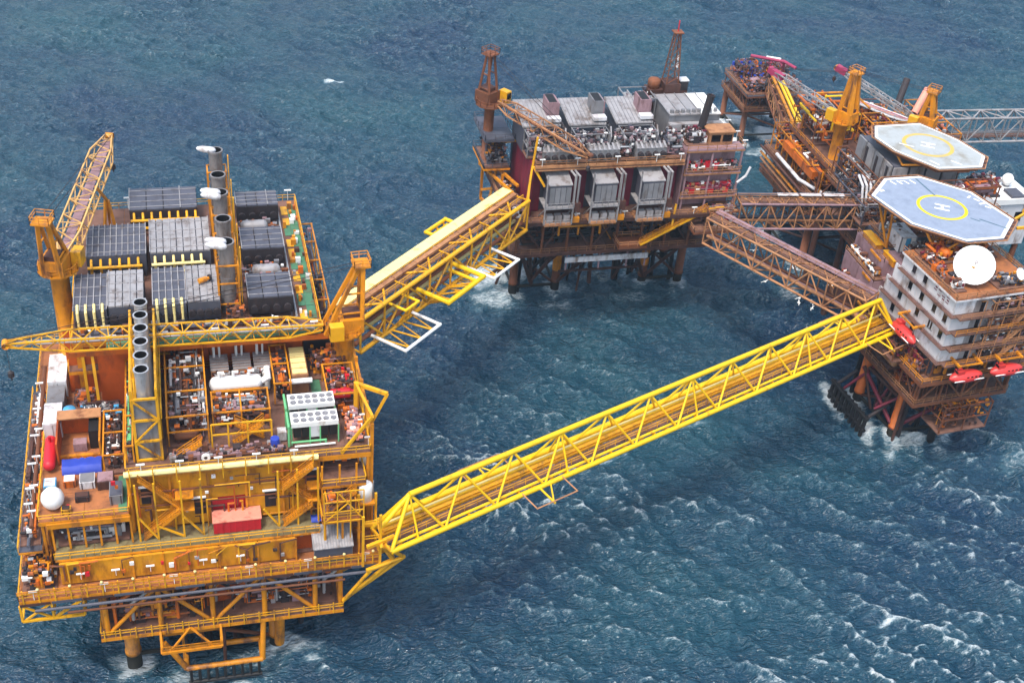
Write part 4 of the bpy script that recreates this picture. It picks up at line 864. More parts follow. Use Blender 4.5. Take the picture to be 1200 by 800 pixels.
skid('deck_gear', 'brown gear under the walkway behind the lower yellow wall', 'equipment', -20.5, 13, 130, 133, 20.05, 3.4, 252, ['brown','dark','orange','rust'], 20, 1, 8, None, nsmall=60)
# scaffold frames and stair bays on the right front corner
for x in (14.4, 16.2, 18.0, 19.8): bar('scaffold_post', 'yellow', PL, (x,127.6,24.4), (x,127.6,33), 0.16)
for z in (27.6, 29.4, 31.2, 33): bar('scaffold_ledger', 'yellow', PL, (14.4,127.6,z), (19.8,127.6,z), 0.14)
for a, b in (((14.4,127.6,27.6),(18,127.6,31.2)),((19.8,127.6,27.6),(16.2,127.6,33))): bar('scaffold_brace', 'yellow', PL, a, b, 0.14)
for (p, q) in (((15,129.6,27.6),(19,129.6,31.2)),((19.6,133,20.1),(19.6,128.6,24.2))): stair(PL, p, q, 0.8, 'amber', (0,1,0) if p[1] == q[1] else (1,0,0))

# ------------------------------------------------------------------ bridges
# long yellow three-chord bridge to the living quarters
A, B = Vector((22.4,126.9,0)), Vector((121.2,167.2,0)); d = (B-A).normalized(); nr = Vector((-d.y,d.x,0)); NP = 12
BR = thing('truss_bridge', 'long bright yellow truss bridge crossing to the white living quarters', 'bridge', ((A.x+B.x)/2,(A.y+B.y)/2,24))
P = lambda u, s, z: tuple(A.lerp(B, u)+nr*s+Vector((0,0,z)))
ZB, ZT = 23.6, 30.0
for s in (-2.4, 3.0): rod('chord', 'bridge_yellow', BR, P(0,s,ZB), P(1,s,ZB), 0.42)
rod('chord', 'bridge_yellow', BR, P(0.5/NP,0.4,ZT), P(1-0.35/NP,0.4,ZT), 0.42)
for u0, u1 in ((0, 0.5/NP), (1, 1-0.35/NP)):
    for s in (-2.4, 3.0): rod('end_post', 'bridge_yellow', BR, P(u0,s,ZB), P(u1,0.4,ZT), 0.3)
    rod('end_post', 'bridge_yellow', BR, P(u0,0.4,ZB+2.5), P(u1,0.4,ZT), 0.36)
for i in range(NP):
    t0, t1 = (i+0.5)/NP, (i+1)/NP
    for s in (-2.4, 3.0):
        rod('brace', 'bridge_yellow', BR, P(i/NP,s,ZB), P(t0,0.4,ZT), 0.19); rod('brace', 'bridge_yellow', BR, P(t0,0.4,ZT), P(t1,s,ZB), 0.19)
        if i % 3 == 0: rod('brace', 'bridge_yellow', BR, P(t0,s,ZB), P(t0,0.4,ZT), 0.16)
    bar('cross_beam', 'yellow', BR, P(i/NP,-2.4,ZB), P(i/NP,3.0,ZB), 0.3, 0.4); bar('cross_beam', 'yellow', BR, P(t0,-2.4,ZB), P(t0,3.0,ZB), 0.3, 0.4)
    rod('floor_brace', 'yellow', BR, P(i/NP,-2.4,ZB), P(t0,-0.8,ZB), 0.12); rod('floor_brace', 'yellow', BR, P(t1,-2.4,ZB), P(t0,-0.8,ZB), 0.12)
    bar('deck_plate', 'deck_brown', BR, P((i+0.01)/NP,-0.45,ZB+0.35), P((i+0.99)/NP,-0.45,ZB+0.35), 1.3, 0.1)
    bar('cable_tray', 'yellow', BR, P((i+0.01)/NP,0.7,ZB+0.5), P((i+0.99)/NP,0.7,ZB+0.5), 0.7, 0.3)
for s, z, r, m in ((2.9,ZB+0.95,0.5,'bridge_yellow'),(1.75,ZB+0.9,0.48,'bridge_yellow'),(1.2,ZB+1.9,0.16,'pale_yellow'),(0.9,ZB+0.95,0.3,'yellow'),(-1.7,ZB+0.5,0.22,'bridge_yellow')): rod('pipe', m, BR, P(0.005,s,z), P(0.995,s,z), r)
rail(BR, [P(0,-1.1,ZB+0.4), P(1,-1.1,ZB+0.4)], 'yellow', 1.1, 2.2); rail(BR, [P(0,0.2,ZB+0.4), P(1,0.2,ZB+0.4)], 'yellow', 1.1, 2.2)
for u, s in ((0.19,1),(0.24,-1),(0.93,1),(0.955,-1)):
    e = 6.6 if s > 0 else -6.2; s0 = 3.0 if s > 0 else -2.4
    pipe('expansion_loop', 'rust_pale', BR, [P(u-0.03,s0,ZB+0.3),P(u-0.03,e,ZB+0.3),P(u+0.04,e,ZB+0.3),P(u+0.04,s0,ZB+0.3)], 0.11, 6)
    rod('loop_bracket', 'bridge_yellow', BR, P(u,s0,ZB), P(u,e*1.03,ZB), 0.17); rod('loop_bracket', 'bridge_yellow', BR, P(u+0.02,s0,ZB), P(u,e*0.98,ZB), 0.12)
# yellow pipe bridge to the compressor platform
BM, P = box_bridge('pipe_bridge', 'yellow pipe bridge with a cream roof strip to the maroon compressor platform', (23.2,170.0), (60.4,205.5), 5.6, 26.2, 32.6, 8, 'yellow', 'yellow', 0.4, 0.2, deckz=32.3, pipes=((-0.55,27.2,0.4,'rust'),(0.0,27.2,0.35,'pale_yellow'),(0.5,27.4,0.45,'rust'),(0.5,30.0,0.4,'yellow'),(-0.2,28.8,0.3,'rust')))
for i in range(8):
    bar('roof_strip', 'pale_yellow', BM, P((i+0.005)/8,0.78,33.3), P((i+0.995)/8,0.78,33.3), 2.1, 0.14)
    bar('cable_tray', 'rust_pale', BM, P((i+0.01)/8,0.14,32.9), P((i+0.99)/8,0.14,32.9), 0.9, 0.5)
for s in (-1, 1):
    for i in range(8): rod('brace', 'yellow', BM, P((i+0.5)/8,s,26.2), P((i+(0.0 if i % 2 else 1.0))/8,s,29.4), 0.13)
for (u0, u1, s, e, z, r, m) in ((0.08,0.27,-1,-3.2,27.0,0.28,'white'),(0.34,0.55,-1,-2.9,29.2,0.42,'bridge_yellow'),(0.36,0.53,-1,-2.6,28.4,0.35,'bridge_yellow'),(0.62,0.78,-1,-2.9,27.0,0.28,'white'),(0.6,0.72,1,2.3,31.5,0.36,'bridge_yellow'),(0.61,0.71,1,2.0,30.8,0.3,'bridge_yellow'),(0.18,0.25,-1,-1.8,30.6,0.25,'bridge_yellow')):
    pipe('expansion_loop', m, BM, [P(u0,s*0.6,z),P(u0,e,z),P(u1,e,z),P(u1,s*0.6,z)], r, 8)
    for k in range(3):
        u = u0+(u1-u0)*(k+0.3)/3; rod('loop_bracket', 'yellow', BM, P(u,s,26.2), P(u+0.01,e,z-0.2), 0.17); rod('loop_bracket', 'yellow', BM, P(u+0.05,s,26.2), P(u+0.01,e,z-0.2), 0.12)
# two weathered bridges from the compressor platform, one grey bridge running out of the picture
b2, P = box_bridge('footbridge', 'weathered brown truss footbridge slanting to the living quarters', (99.0,199.5), (117.5,168.0), 4.2, 24.0, 29.6, 9, 'rust_pale', 'rust_pale', 0.24, 0.15, deckz=29.4, rails='rust_pale', pipes=((0.5,25,0.3,'rust'),(0,25,0.25,'mauve'),(-0.4,25.2,0.35,'rust_pale'),(0.2,28.2,0.3,'grey')))
for i in range(9): bar('roof_plate', 'mauve', b2, P((i+0.01)/9,0.55,30.1), P((i+0.99)/9,0.55,30.1), 1.6, 0.15)
b3, P = box_bridge('footbridge', 'weathered grey brown truss footbridge running level to the far production platform', (106.2,204.4), (133,201.2), 4.2, 24.4, 30.0, 9, 'mauve', 'rust_pale', 0.25, 0.15, deckz=29.8, rails='rust_pale', pipes=((0.5,25.4,0.4,'slate'),(-0.2,25.4,0.3,'rust_pale'),(0.2,28.4,0.4,'slate'),(0.6,30.4,0.4,'slate')))
for i in range(3): bar('roof_plate', 'wall_white', b3, P(0.3+0.18*i,0.3,30.8), P(0.46+0.18*i,0.3,30.8), 0.9, 0.15)
b4, P = box_bridge('footbridge', 'grey truss footbridge leading out of the picture at upper right', (164,237.6), (212,235.6), 4.4, 24.2, 30.2, 11, 'panel_grey', 'panel_grey', 0.28, 0.17, deckz=24.8, rails='grey', pipes=((0.4,25.2,0.3,'grey'),))

# ------------------------------------------------------------------ the maroon compressor platform, middle
PM = thing('compressor_platform', 'grey and maroon compressor platform in the middle distance', 'platform', (82,216,0))
jacket(PM, [(x, y) for x in (66, 75.5, 95.5, 104) for y in (221.5, 231)], 18, 'rust', 0.9, (1.2, 9.5), 'brown')
UR = random.Random(91)
for k in range(22):
    x = UR.uniform(64, 103); y = UR.uniform(220, 231); rod('conductor', UR.choice(['dark','brown','black']), PM, (x,y,-3), (x+UR.uniform(-1,1),y,17.4), UR.choice([0.25,0.35,0.5]))
for k in range(16):
    x = UR.uniform(63, 100); rod('diagonal_brace', UR.choice(['brown','dark']), PM, (x,UR.uniform(211,216),17.2), (x+UR.uniform(-7,7),UR.uniform(219,226),UR.uniform(2.5,8)), 0.3)
for x in (75.5, 95.5): MB().lathe([(0,0.96),(12.5,0.96)], (x,221.5,5), (0,0,1), 14).build('leg_sleeve', 'amber', PM, True)
deck(PM, 61, 104, 207.5, 229, 18, 0.6, 'deck_brown', 'brown', 7, railm='rust_pale')
box('white_beam', 'wall_white', PM, 72.6, 90.4, 208.2, 208.5, 15.0, 16.2)
for x in (73, 80, 86, 90): bar('hanger', 'mauve', PM, (x,208.7,13), (x,208.7,18), 0.3)
bar('hanging_beam', 'brown', PM, (74,216,8), (92,216,8), 0.4)
for p, q in (((64,213,17),(69,219,4)),((66,212,17),(70,221,2)),((69,219,4),(74,213,17)),((75.5,221,2),(82,212,17)),((95.5,221,2),(88,212,17)),((95.5,221,2),(101,212,17))): rod('diagonal_brace', 'brown', PM, p, q, 0.4)
for i in range(8): rod('diagonal_brace', 'brown', PM, (62+i*5.2,208.2,18.2 if i % 2 else 26), (67.2+i*5.2,208.2,26 if i % 2 else 18.2), 0.22)
for i in range(9): rod('column', 'rust', PM, (62+i*5.2,208.0,18), (62+i*5.2,208.0,26.4), 0.3)
deck(PM, 59.5, 106, 204.6, 229, 27, 0.7, 'deck_brown', 'brown', 7, railm='rust_pale')
rod('pipe', 'amber', PM, (70,206.6,24.6), (78.5,206.6,24.6), 0.28)
for x in (70, 74, 78.5): rod('pipe', 'amber', PM, (x,206.6,24.6), (x,206.6,22.6), 0.24)
# left maroon side wall and front wall between the units
for k in range(4): box('wall_panel', 'maroon', PM, 63.6, 63.9, 207+k*3.9, 210.8+k*3.9, 27.1, 38)
for a, b in ((63.9,66),(71.2,75.2),(80.4,84.8),(90.2,94)): box('wall_panel', 'maroon', PM, a, b, 209.0, 209.3, 27.1, 38)
box('core_wall', 'slate', PM, 64.2, 94, 209.6, 226, 27.1, 37.6)
lamps(PM, [(61.6,y,27) for y in (206,210,214,218)], h=1.0)
for p, q in (((62.2,205.2,27),(63.6,207.4,38)),((63.6,207.4,38),(64.0,207.2,44)),((63.6,206.8,38),(66,206.2,34)),((62.6,205.2,30),(63.4,207.4,36))): bar('yellow_strut', 'yellow', PM, p, q, 0.4)
bar('yellow_strut', 'yellow', PM, (58.6,222.5,35), (64.4,219,37.6), 0.4)
bar('service_rail', 'rust_pale', PM, (63.8,206.4,38.1), (94,206.4,38.1), 0.6, 0.5); rail(PM, [(63.8,206.2,38.3),(94,206.2,38.3)], 'rust_pale')
deck(PM, 63.9, 94.2, 206.2, 209.6, 37.7, 0.3, 'deck_brown', 'rust_pale', 5, rails=())
# left corner frame under the crane
for p, q in (((59,227.5,20),(59,227.5,30)),((59,227.5,20),(61.6,220,20)),((59,227.5,30),(63,214,30)),((61,219,20),(61,219,30)),((59,227.5,22),(62,216,29)),((59,222,20),(62,226,30)),((57.6,225,29.6),(62,210,29.6))): bar('corner_strut', 'amber', PM, p, q, 0.5)
deck(PM, 57, 62.5, 219, 229, 31.5, 0.4, 'dark', 'amber', 5, railm='slate')
deck(PM, 56.8, 62.8, 218.5, 229, 38, 0.4, 'slate', 'slate', 5, railm='slate')
# diagonal yellow gangway at the right end
for s in (0, 0.9): bar('gangway', 'yellow', PM, (86.4,203.8+s,21), (100.4,205.2+s,27.4), 0.3, 0.4)
stair(PM, (86.4,204.2,21), (100.4,205.6,27.4), 0.9, 'amber', (0,1,0)); bar('yellow_strut', 'yellow', PM, (93,204.8,24), (93.4,205.4,29), 0.4); bar('yellow_strut', 'yellow', PM, (100.4,205.2,27.4), (104,205.6,27.4), 0.6)
deck(PM, 82, 88, 204, 208, 20.6, 0.4, 'rust', 'rust', 4, railm='rust_pale')
# three turbine units
def turbine(x, lab, stackm):
    t = thing('turbine_unit', lab, 'turbine', (x+2.5,207,27), 'turbine units along the front')
    box('intake_box', 'slate', t, x+0.4, x+4.7, 203.9, 207.8, 31.0, 35.2); 
    b = MB(); b.add([(x+0.2,203.8,35.2),(x+4.9,203.8,35.2),(x+4.9,208.2,36.2),(x+0.2,208.2,36.2),(x+0.2,203.8,35.4),(x+4.9,203.8,35.4),(x+4.9,208.2,36.4),(x+0.2,208.2,36.4)], [(3,2,1,0),(4,5,6,7),(0,1,5,4),(1,2,6,5),(2,3,7,6),(3,0,4,7)]); b.build('intake_roof', 'panel_grey', t)
    for k in range(4): box('filter_panel', 'grey', t, x+0.45+k*1.09, x+1.42+k*1.09, 203.8, 203.88, 31.4, 34.8)
    box('ledge', 'panel_grey', t, x-0.5, x+5.3, 203.0, 207.6, 30.6, 30.85)
    for xx in (x-0.4, x+5.2):
        bar('frame_post', 'panel_grey', t, (xx,203.2,27.1), (xx,203.2,38), 0.24); bar('frame_brace', 'panel_grey', t, (xx,203.2,30.6), (xx,206.8,27.2), 0.2)
    box('ledge', 'rust_pale', t, x-0.4, x+5.0, 202.6, 206.6, 27.1, 27.4)
    rail(t, [(x-0.4,202.6,27.4),(x+5.0,202.6,27.4)], 'panel_grey', 1.0, 1.2)
    rail(t, [(x-0.5,203.0,30.85),(x+5.3,203.0,30.85)], 'panel_grey', 1.0, 1.2)
    for k in range(3): box('oil_cooler', 'panel_grey', t, x+0.2+k*1.7, x+1.5+k*1.7, 203.4, 204.6, 27.6, 28.9)
    for s in (5.5, 6.3): pipe('vent_pipe', 'panel_grey', t, [(x+s,204.4,28),(x+s,204.4,36.8),(x+s-0.5,206,37.2)], 0.22)
    box('balcony_box', 'amber', t, x+5.2, x+6.9, 203.6, 205.2, 27.1, 28.2); box('balcony_box', 'brown', t, x+5.2, x+6.9, 203.8, 205.4, 29.4, 31.2)
    # upper louvre deck and enclosure
    box('plenum', 'grey', t, x-0.6, x+5.6, 207.4, 209.4, 38.4, 40.6)
    for k in range(7): bar('louvre', 'panel_grey', t, (x-0.4+k*0.95,207.2,40.7), (x-0.1+k*0.95,209.6,41.0), 0.42, 0.12)
    for k in range(4): MB().lathe([(0,0.02),(0,0.55),(0.9,0.55),(0.9,0.02)], (x+0.2+k*1.55,207.38,39.5), (0,-1,0), 10).build('fan_motor', 'dark', t)
    # sloped roof plate with ribs
    xr = x-3.4
    b = MB(); b.add([(xr,213,43.4),(xr+7.6,213,43.4),(xr+7.6,222,44.8),(xr,222,44.8),(xr,213,43.1),(xr+7.6,213,43.1),(xr+7.6,222,44.5),(xr,222,44.5)], [(0,1,2,3),(7,6,5,4),(0,4,5,1),(1,5,6,2),(2,6,7,3),(3,7,4,0)]); b.build('roof_plate', 'panel_grey', t)
    for k in range(10): bar('roof_rib', 'grey', t, (xr+0.2+k*0.78,213,43.44), (xr+0.2+k*0.78,222,44.84), 0.1, 0.1)
    bar('roof_edge', 'dark', t, (xr+7.8,213,43.4), (xr+7.8,222,44.8), 0.4, 0.5)
    box('enclosure', 'slate', t, xr+0.4, xr+7.4, 213.6, 221.6, 37.7, 42.8)
    # exhaust duct
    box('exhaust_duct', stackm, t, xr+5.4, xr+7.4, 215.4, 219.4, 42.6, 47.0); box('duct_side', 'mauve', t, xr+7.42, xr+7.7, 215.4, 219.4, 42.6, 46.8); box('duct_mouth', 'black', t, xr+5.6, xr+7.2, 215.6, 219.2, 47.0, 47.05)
    box('silencer_box', 'wall_white', t, xr+5.0, xr+7.6, 213.2, 214.8, 43.9, 44.6)
    for k in range(6): pipe('roof_pipe', ('panel_grey','dark','silver')[k % 3], t, [(xr+7.9+0.25*k*0.6,211+k*0.9,38.4),(xr+8.2+0.2*k,211+k*0.9,41.5),(xr+8.6,213+k*1.2,42.6)], 0.16)
    return t
turbine(66.0, 'left grey turbine unit with white intake roof beside the maroon side wall', 'mauve')
turbine(75.2, 'middle grey turbine unit with white intake roof', 'grey')
turbine(84.8, 'right grey turbine unit with white intake roof next to the mauve tower', 'mauve')
for i, (x, lab) in enumerate(((61.0,'grey pipe clutter between maroon wall and left turbine unit'),(70.8,'grey pipe clutter between the left and middle turbine units'),(80.2,'grey pipe clutter between the middle and right turbine units'),(90.2,'grey pipe clutter between the right turbine unit and mauve tower'))):
    skid('pipe_skid', lab, 'pipework', x+(3.2 if i == 0 else 0.3), x+(5.0 if i == 0 else 4.2), 207.6, 213.4, 38.1, 4.2, 60+i, ['panel_grey','slate','dark','silver','mauve','brown','white'], 18, 1, 6, None, nsmall=90)
# fourth module: flat ribbed roof at the back right, and the mauve tower
t = thing('roof_module', 'flat grey and white roofed module at the back right of the compressor platform', 'module', (98,219,38))
box('enclosure', 'grey', t, 92.8, 103.6, 214.4, 223.4, 38.2, 44)
for k in range(5): box('roof_panel', ('panel_grey','panel_grey','panel_grey','white','white')[k], t, 92.6+k*2.2+0.05, 94.8+k*2.2-0.05, 214, 223.6, 44.0, 44.25)
for k in range(5): bar('roof_rib', 'grey', t, (92.6+k*2.2,214,44.35), (92.6+k*2.2,223.6,44.35), 0.16)
for k in range(9): MB().lathe([(0,0.4),(0.7,0.4),(0.7,0.05)], (93.4+k*1.15,214.9,44.25), (0,0,1), 8).build('roof_vent', 'grey', t)
box('front_ledge', 'panel_grey', t, 92.6, 103.8, 213.0, 214.2, 41.2, 42.6)
box('wall_panel', 'mauve', PM, 94.2, 94.5, 207, 222, 24, 40); box('wall_panel', 'mauve', PM, 94.6, 105.6, 208.6, 208.9, 24, 40)
box('core_wall', 'brown', PM, 94.8, 105.4, 209, 226, 24.4, 39.8)
for z in (24.4, 29.8, 35, 40): deck(PM, 94.5, 106.6, 206.6, 210, z, 0.3, 'mauve', 'rust_pale', 5, rails=('f','r'), railm='rust_pale')
for x in (95, 100, 106.2): bar('column', 'mauve', PM, (x,206.9,24), (x,206.9,40), 0.34)
for x, z, m in ((96.4,36,'white'),(100.4,36,'panel_grey'),(99,30.6,'red'),(102,30.6,'maroon'),(104,36,'brown')): box('wall_cabinet', m, PM, x, x+1.6, 207.6, 208.5, z-0.9, z+0.9)
pipe('gooseneck', 'wall_white', PM, [(106.6,207.4,27.4),(107.6,207.4,29.2),(108.6,207.2,29.2),(109,207,27)], 0.35)
pipe('gooseneck', 'wall_white', PM, [(106,206,33),(107.4,205.8,34.4),(108,205.8,36.2)], 0.25)
t = thing('exhaust_stack', 'leaning black exhaust stack above the mauve tower', 'chimney', (98.6,212,40)); MB().lathe([(0,0.75),(8.6,0.75),(8.6,0.86),(8.9,0.86),(8.9,0.6),(7,0.6)], (98.6,212,40.2), (0.16,0.05,1), 14).build('flue', 'dark', t); box('base', 'brown', t, 97.6, 99.8, 211, 213, 40.05, 40.6)
t = thing('operator_cabin', 'small cream cabin on top of the mauve tower', 'cabin', (102.6,210,40)); box('body', 'rust_pale', t, 99.6, 104.6, 208.8, 212, 40.1, 42.6); box('roof', 'rust_pale', t, 99.3, 104.9, 208.5, 212.3, 42.6, 42.85)
for x in (100, 102.4): box('window', 'glass', t, x, x+1.9, 208.7, 208.78, 40.7, 42.1)
skid('pipe_skid', 'rusty pipework on the top deck of the mauve tower', 'pipework', 94.8, 99.4, 208.6, 213.6, 40.05, 2.4, 66, ['brown','mauve','silver','white','maroon','dark'], 16, 1, 6, None, nsmall=70)
skid('undercroft_machinery', 'dark machinery in the undercroft of the compressor platform, left half', 'machinery', 62, 81, 209, 218, 18.05, 7.4, 67, ['brown','dark','slate','rust','black'], 40, 5, 12, None, nsmall=120)
skid('undercroft_machinery', 'dark machinery in the undercroft of the compressor platform, right half', 'machinery', 81.5, 102, 209, 218, 18.05, 7.4, 68, ['brown','dark','slate','rust','amber','black'], 40, 5, 12, None, nsmall=120)
skid('pipe_skid', 'pipe tangle where the two brown footbridges meet the mauve tower', 'pipework', 100, 106.6, 203.2, 207.8, 24.1, 3.6, 69, ['brown','mauve','rust_pale','maroon','silver','dark'], 22, 1, 6, 'rust', 1, nsmall=90)
deck(PM, 97, 107, 202.6, 206.6, 24, 0.5, 'deck_brown', 'rust', 5, railm='rust_pale')
crane('pedestal_crane', 'rusty crane at the left corner of the compressor platform, boom laid across the roof', (58.4,223,31.5), 43.6, math.radians(-56), (73.0,202.6,42.0), 'rust', 'rust_pale', 1.0, 2.6, 10.0, 2.4, 2.0, 1, n=14, gt=-1.0, walk='rust')
# lattice mast
def mast(lab, x, y, z0, z1, w0, w1, m):
    t = thing('lattice_mast', lab, 'mast', (x,y,z0)); n = 7
    R_ = lambda k: [(x+a*(w0+(w1-w0)*k/n)/2, y+b*(w0+(w1-w0)*k/n)/2, z0+(z1-z0)*k/n) for a, b in ((-1,-1),(1,-1),(1,1),(-1,1))]
    for c in range(4): bar('leg', m, t, R_(0)[c], R_(n)[c], 0.2)
    for k in range(n):
        p, q = R_(k), R_(k+1)
        for c in range(4): bar('lacing', m, t, p[c], q[(c+1) % 4], 0.12)
    box('top_platform', m, t, x-w1, x+w1, y-w1, y+w1, z1, z1+0.2); pipe('antenna', 'red', t, [(x,y,z1),(x,y,z1+2.4)], 0.12)
    for dz in (0.5, 0.35): MB().lathe([(0,0.02),(0.15,0.4),(0.2,0.55)], (x+0.7,y-0.3,z0+(z1-z0)*dz), (0.6,-1,0.3), 12).build('microwave_dish', 'white', t, True)
    return t
mast('rusty lattice mast with a red antenna behind the compressor platform', 96.6, 225.6, 46, 56.5, 2.6, 1.0, 'rust')
t = thing('storage_drum', 'orange round drum beside the foot of the lattice mast', 'tank', (93.4,226.2,44)); MB().lathe([(0,0.02),(0,1.3),(1.6,1.3),(1.9,1.0),(2.0,0.02)], (93.4,226.2,44.6), (0,0,1), 14).build('shell', 'rust', t, True); box('support', 'brown', t, 91.8, 95, 224.8, 227.6, 38, 44.6)
box('mast_base', 'brown', PM, 95, 98.4, 224, 227.4, 38, 46)
t = thing('equipment_cabinet', 'dark cabinet right of the lattice mast', 'cabinet', (99.4,225.8,44)); box('body', 'dark', t, 98.6, 100.4, 225, 226.8, 44.2, 46.2); box('roof', 'wall_white', t, 98.5, 100.5, 224.9, 226.9, 46.2, 46.4); box('plinth', 'brown', t, 98.6, 100.4, 225, 226.8, 40, 44.2)
skid('roof_machinery', 'grey clutter at the back of the compressor platform roof', 'machinery', 86, 92.4, 221, 227, 38.2, 6.2, 71, ['panel_grey','silver','white','slate','brown'], 22, 2, 6, 'grey', 1, nsmall=90)

for i, (x, lab) in enumerate(((62.4,'silver pipe tangle before the left roof plate'),(71.8,'silver pipe tangle before the middle roof plate'),(81.4,'silver pipe tangle before the right roof plate'))):
    skid('pipe_skid', lab, 'pipework', x+0.4, x+7.6, 209.6, 213.0, 38.2, 4.6, 220+i, ['panel_grey','silver','white','slate','dark','mauve'], 22, 2, 7, 'grey', 2, nsmall=110, fw=0.16)
skid('deck_gear', 'brown and white gear on the middle deck of the mauve tower', 'equipment', 95, 106, 206.8, 208.4, 35.02, 2.2, 224, ['mauve','white','brown','red','rust_pale'], 10, 0, 8, None)
skid('deck_gear', 'maroon and white gear on the lower deck of the mauve tower', 'equipment', 95, 106, 206.8, 208.4, 29.82, 2.4, 225, ['mauve','white','maroon','red','rust_pale'], 12, 0, 8, None)
skid('deck_gear', 'dark gear on the crane corner landing of the compressor platform', 'equipment', 57.4, 62.2, 219, 228, 31.52, 5.0, 226, ['dark','slate','brown','amber','panel_grey'], 22, 1, 8, None, nsmall=80)
skid('deck_gear', 'grey gear along the maroon side wall', 'equipment', 60, 63.2, 206, 221, 27.02, 1.6, 227, ['slate','mauve','white','brown'], 10, 0, 8, None)
lamps(PM, [(x,206,38.4) for x in (65,72,80,88,93)]+[(x,204.4,27.2) for x in (61,72.6,82.4,91.6,97)]+[(106.4,y,40.2) for y in (207,211,216)], h=1.4)

# ------------------------------------------------------------------ the living quarters platform, right
def ring_pts(c, r, n): return [(c[0]+r*math.cos(2*math.pi*k/n), c[1]+r*math.sin(2*math.pi*k/n)) for k in range(n)]
def helideck(lab, c, pts, z, m, ym, ring_r, ring_w, hscale, hang, supports, marks=()):
    t = thing('helideck', lab, 'helideck', (c[0], c[1], z))
    MB().prism(pts, z-0.35, z).build('deck_plate', m, t)
    n = len(pts); sc = lambda k: [(c[0]+(x-c[0])*k, c[1]+(y-c[1])*k) for x, y in pts]
    def ringmesh(po, pi, zz):
        k = len(po); return MB().add([(x,y,zz) for x,y in po]+[(x,y,zz) for x,y in pi], [(i,(i+1)%k,k+(i+1)%k,k+i) for i in range(k)])
    ringmesh(sc(0.998), sc(0.945), z+0.006).build('border_line', 'paint_white', t)
    ringmesh(ring_pts(c, ring_r, 48), ring_pts(c, ring_r-ring_w, 48), z+0.006).build('circle_marking', ym, t)
    b = MB(); ca, sa = math.cos(hang), math.sin(hang)
    def quad(x0, x1, y0, y1): b.add([(c[0]+x*hscale*ca-y*hscale*sa, c[1]+x*hscale*sa+y*hscale*ca, z+0.008) for x, y in ((x0,y0),(x1,y0),(x1,y1),(x0,y1))], [(0,1,2,3)])
    quad(-0.75,-0.4,-1,1); quad(0.4,0.75,-1,1); quad(-0.4,0.4,-0.17,0.17); b.build('letter_h', 'paint_white', t)
    for (u, v, w, h, ang, mm) in marks:
        cu, su = math.cos(ang), math.sin(ang)
        MB().add([(u+x*cu-y*su, v+x*su+y*cu, z+0.010) for x, y in ((-w/2,-h/2),(w/2,-h/2),(w/2,h/2),(-w/2,h/2))], [(0,1,2,3)]).build('deck_marking', mm, t)
    # perimeter safety net panels on outriggers
    out = sc(1.055)
    for i in range(n):
        a, b_, c_, d_ = pts[i], pts[(i+1)%n], out[(i+1)%n], out[i]
        MB().add([(*a,z-0.3),(*b_,z-0.3),(*c_,z-0.15),(*d_,z-0.15),(*a,z-0.36),(*b_,z-0.36),(*c_,z-0.21),(*d_,z-0.21)], [(0,1,2,3),(7,6,5,4),(0,4,5,1),(1,5,6,2),(2,6,7,3),(3,7,4,0)]).build('safety_net', 'brown', t)
        bar('net_rail', 'rust_pale', t, (*d_,z-0.1), (*c_,z-0.1), 0.16)
        L = math.hypot(a[0]-b_[0], a[1]-b_[1]); k = max(2, round(L/1.6))
        for j in range(k):
            u = j/k; p = (a[0]+(b_[0]-a[0])*u, a[1]+(b_[1]-a[1])*u, z-0.3); q = (d_[0]+(c_[0]-d_[0])*u, d_[1]+(c_[1]-d_[1])*u, z-0.08); bar('outrigger', 'rust_pale', t, p, q, 0.12)
        bar('edge_girder', 'rust', t, (*sc(0.93)[i],z-0.75), (*sc(0.93)[(i+1)%n],z-0.75), 0.4, 0.7)
    q = sc(0.93)
    for i in range(n//2): bar('girder', 'rust', t, (*q[i],z-0.8), (*q[i+n//2],z-0.8), 0.4, 0.7)
    for (fx, fy, fz, tx, ty) in supports: rod('support_strut', 'amber', t, (fx,fy,fz), (tx,ty,z-1.1), 0.24)
    return t
PV = (124.5, 154.0)
ROT = Matrix.Translation((PV[0],PV[1],0)) @ Matrix.Rotation(math.radians(5), 4, 'Z') @ Matrix.Translation((-PV[0],-PV[1],0))
FR.append(ROT)
PQ = thing('quarters_platform', 'living quarters platform on orange legs at the right', 'platform', (135, 166, 0))
FR.append(Matrix.Identity(4)); jacket(PQ, [(127,163.5),(125.5,175),(138,163.5),(139,175)], 14, 'orange', 0.95, (1.2, 8.5), 'brown'); FR.pop()
deck(PQ, 123.6, 144, 155.6, 182, 14, 0.6, 'deck_brown', 'rust', 6.5, railm='rust_pale')
deck(PQ, 122.6, 147, 154.2, 186, 20, 0.7, 'deck_brown', 'rust', 6.5, railm='amber')
truss_face(PQ, (124,155.8), (143.6,155.8), 14, 19.2, 4, 'rust', 0.5); truss_face(PQ, (124,156.4), (124,181), 14, 19.2, 5, 'rust', 0.5); truss_face(PQ, (143.6,156.4), (143.6,181), 14, 19.2, 5, 'rust', 0.5)
skid('undercroft_machinery', 'rusty machinery hanging under the living quarters', 'machinery', 126, 142, 157, 172, 14.05, 5.0, 81, ['rust','brown','orange','dark','maroon'], 36, 4, 10, None, nsmall=110)
skid('hanging_pipework', 'orange pipe tangle hanging below the front of the living quarters', 'pipework', 129.5, 140, 153.6, 159, 7.5, 6.0, 82, ['rust','orange','brown','amber'], 26, 0, 0, 'rust', 2, nsmall=50)
for k in range(14):
    x = rnd.uniform(126, 141); y = rnd.uniform(160, 178); rod('conductor', rnd.choice(['dark','brown','black']), PQ, (x,y,-3), (x,y,13.4), rnd.choice([0.3,0.45]))
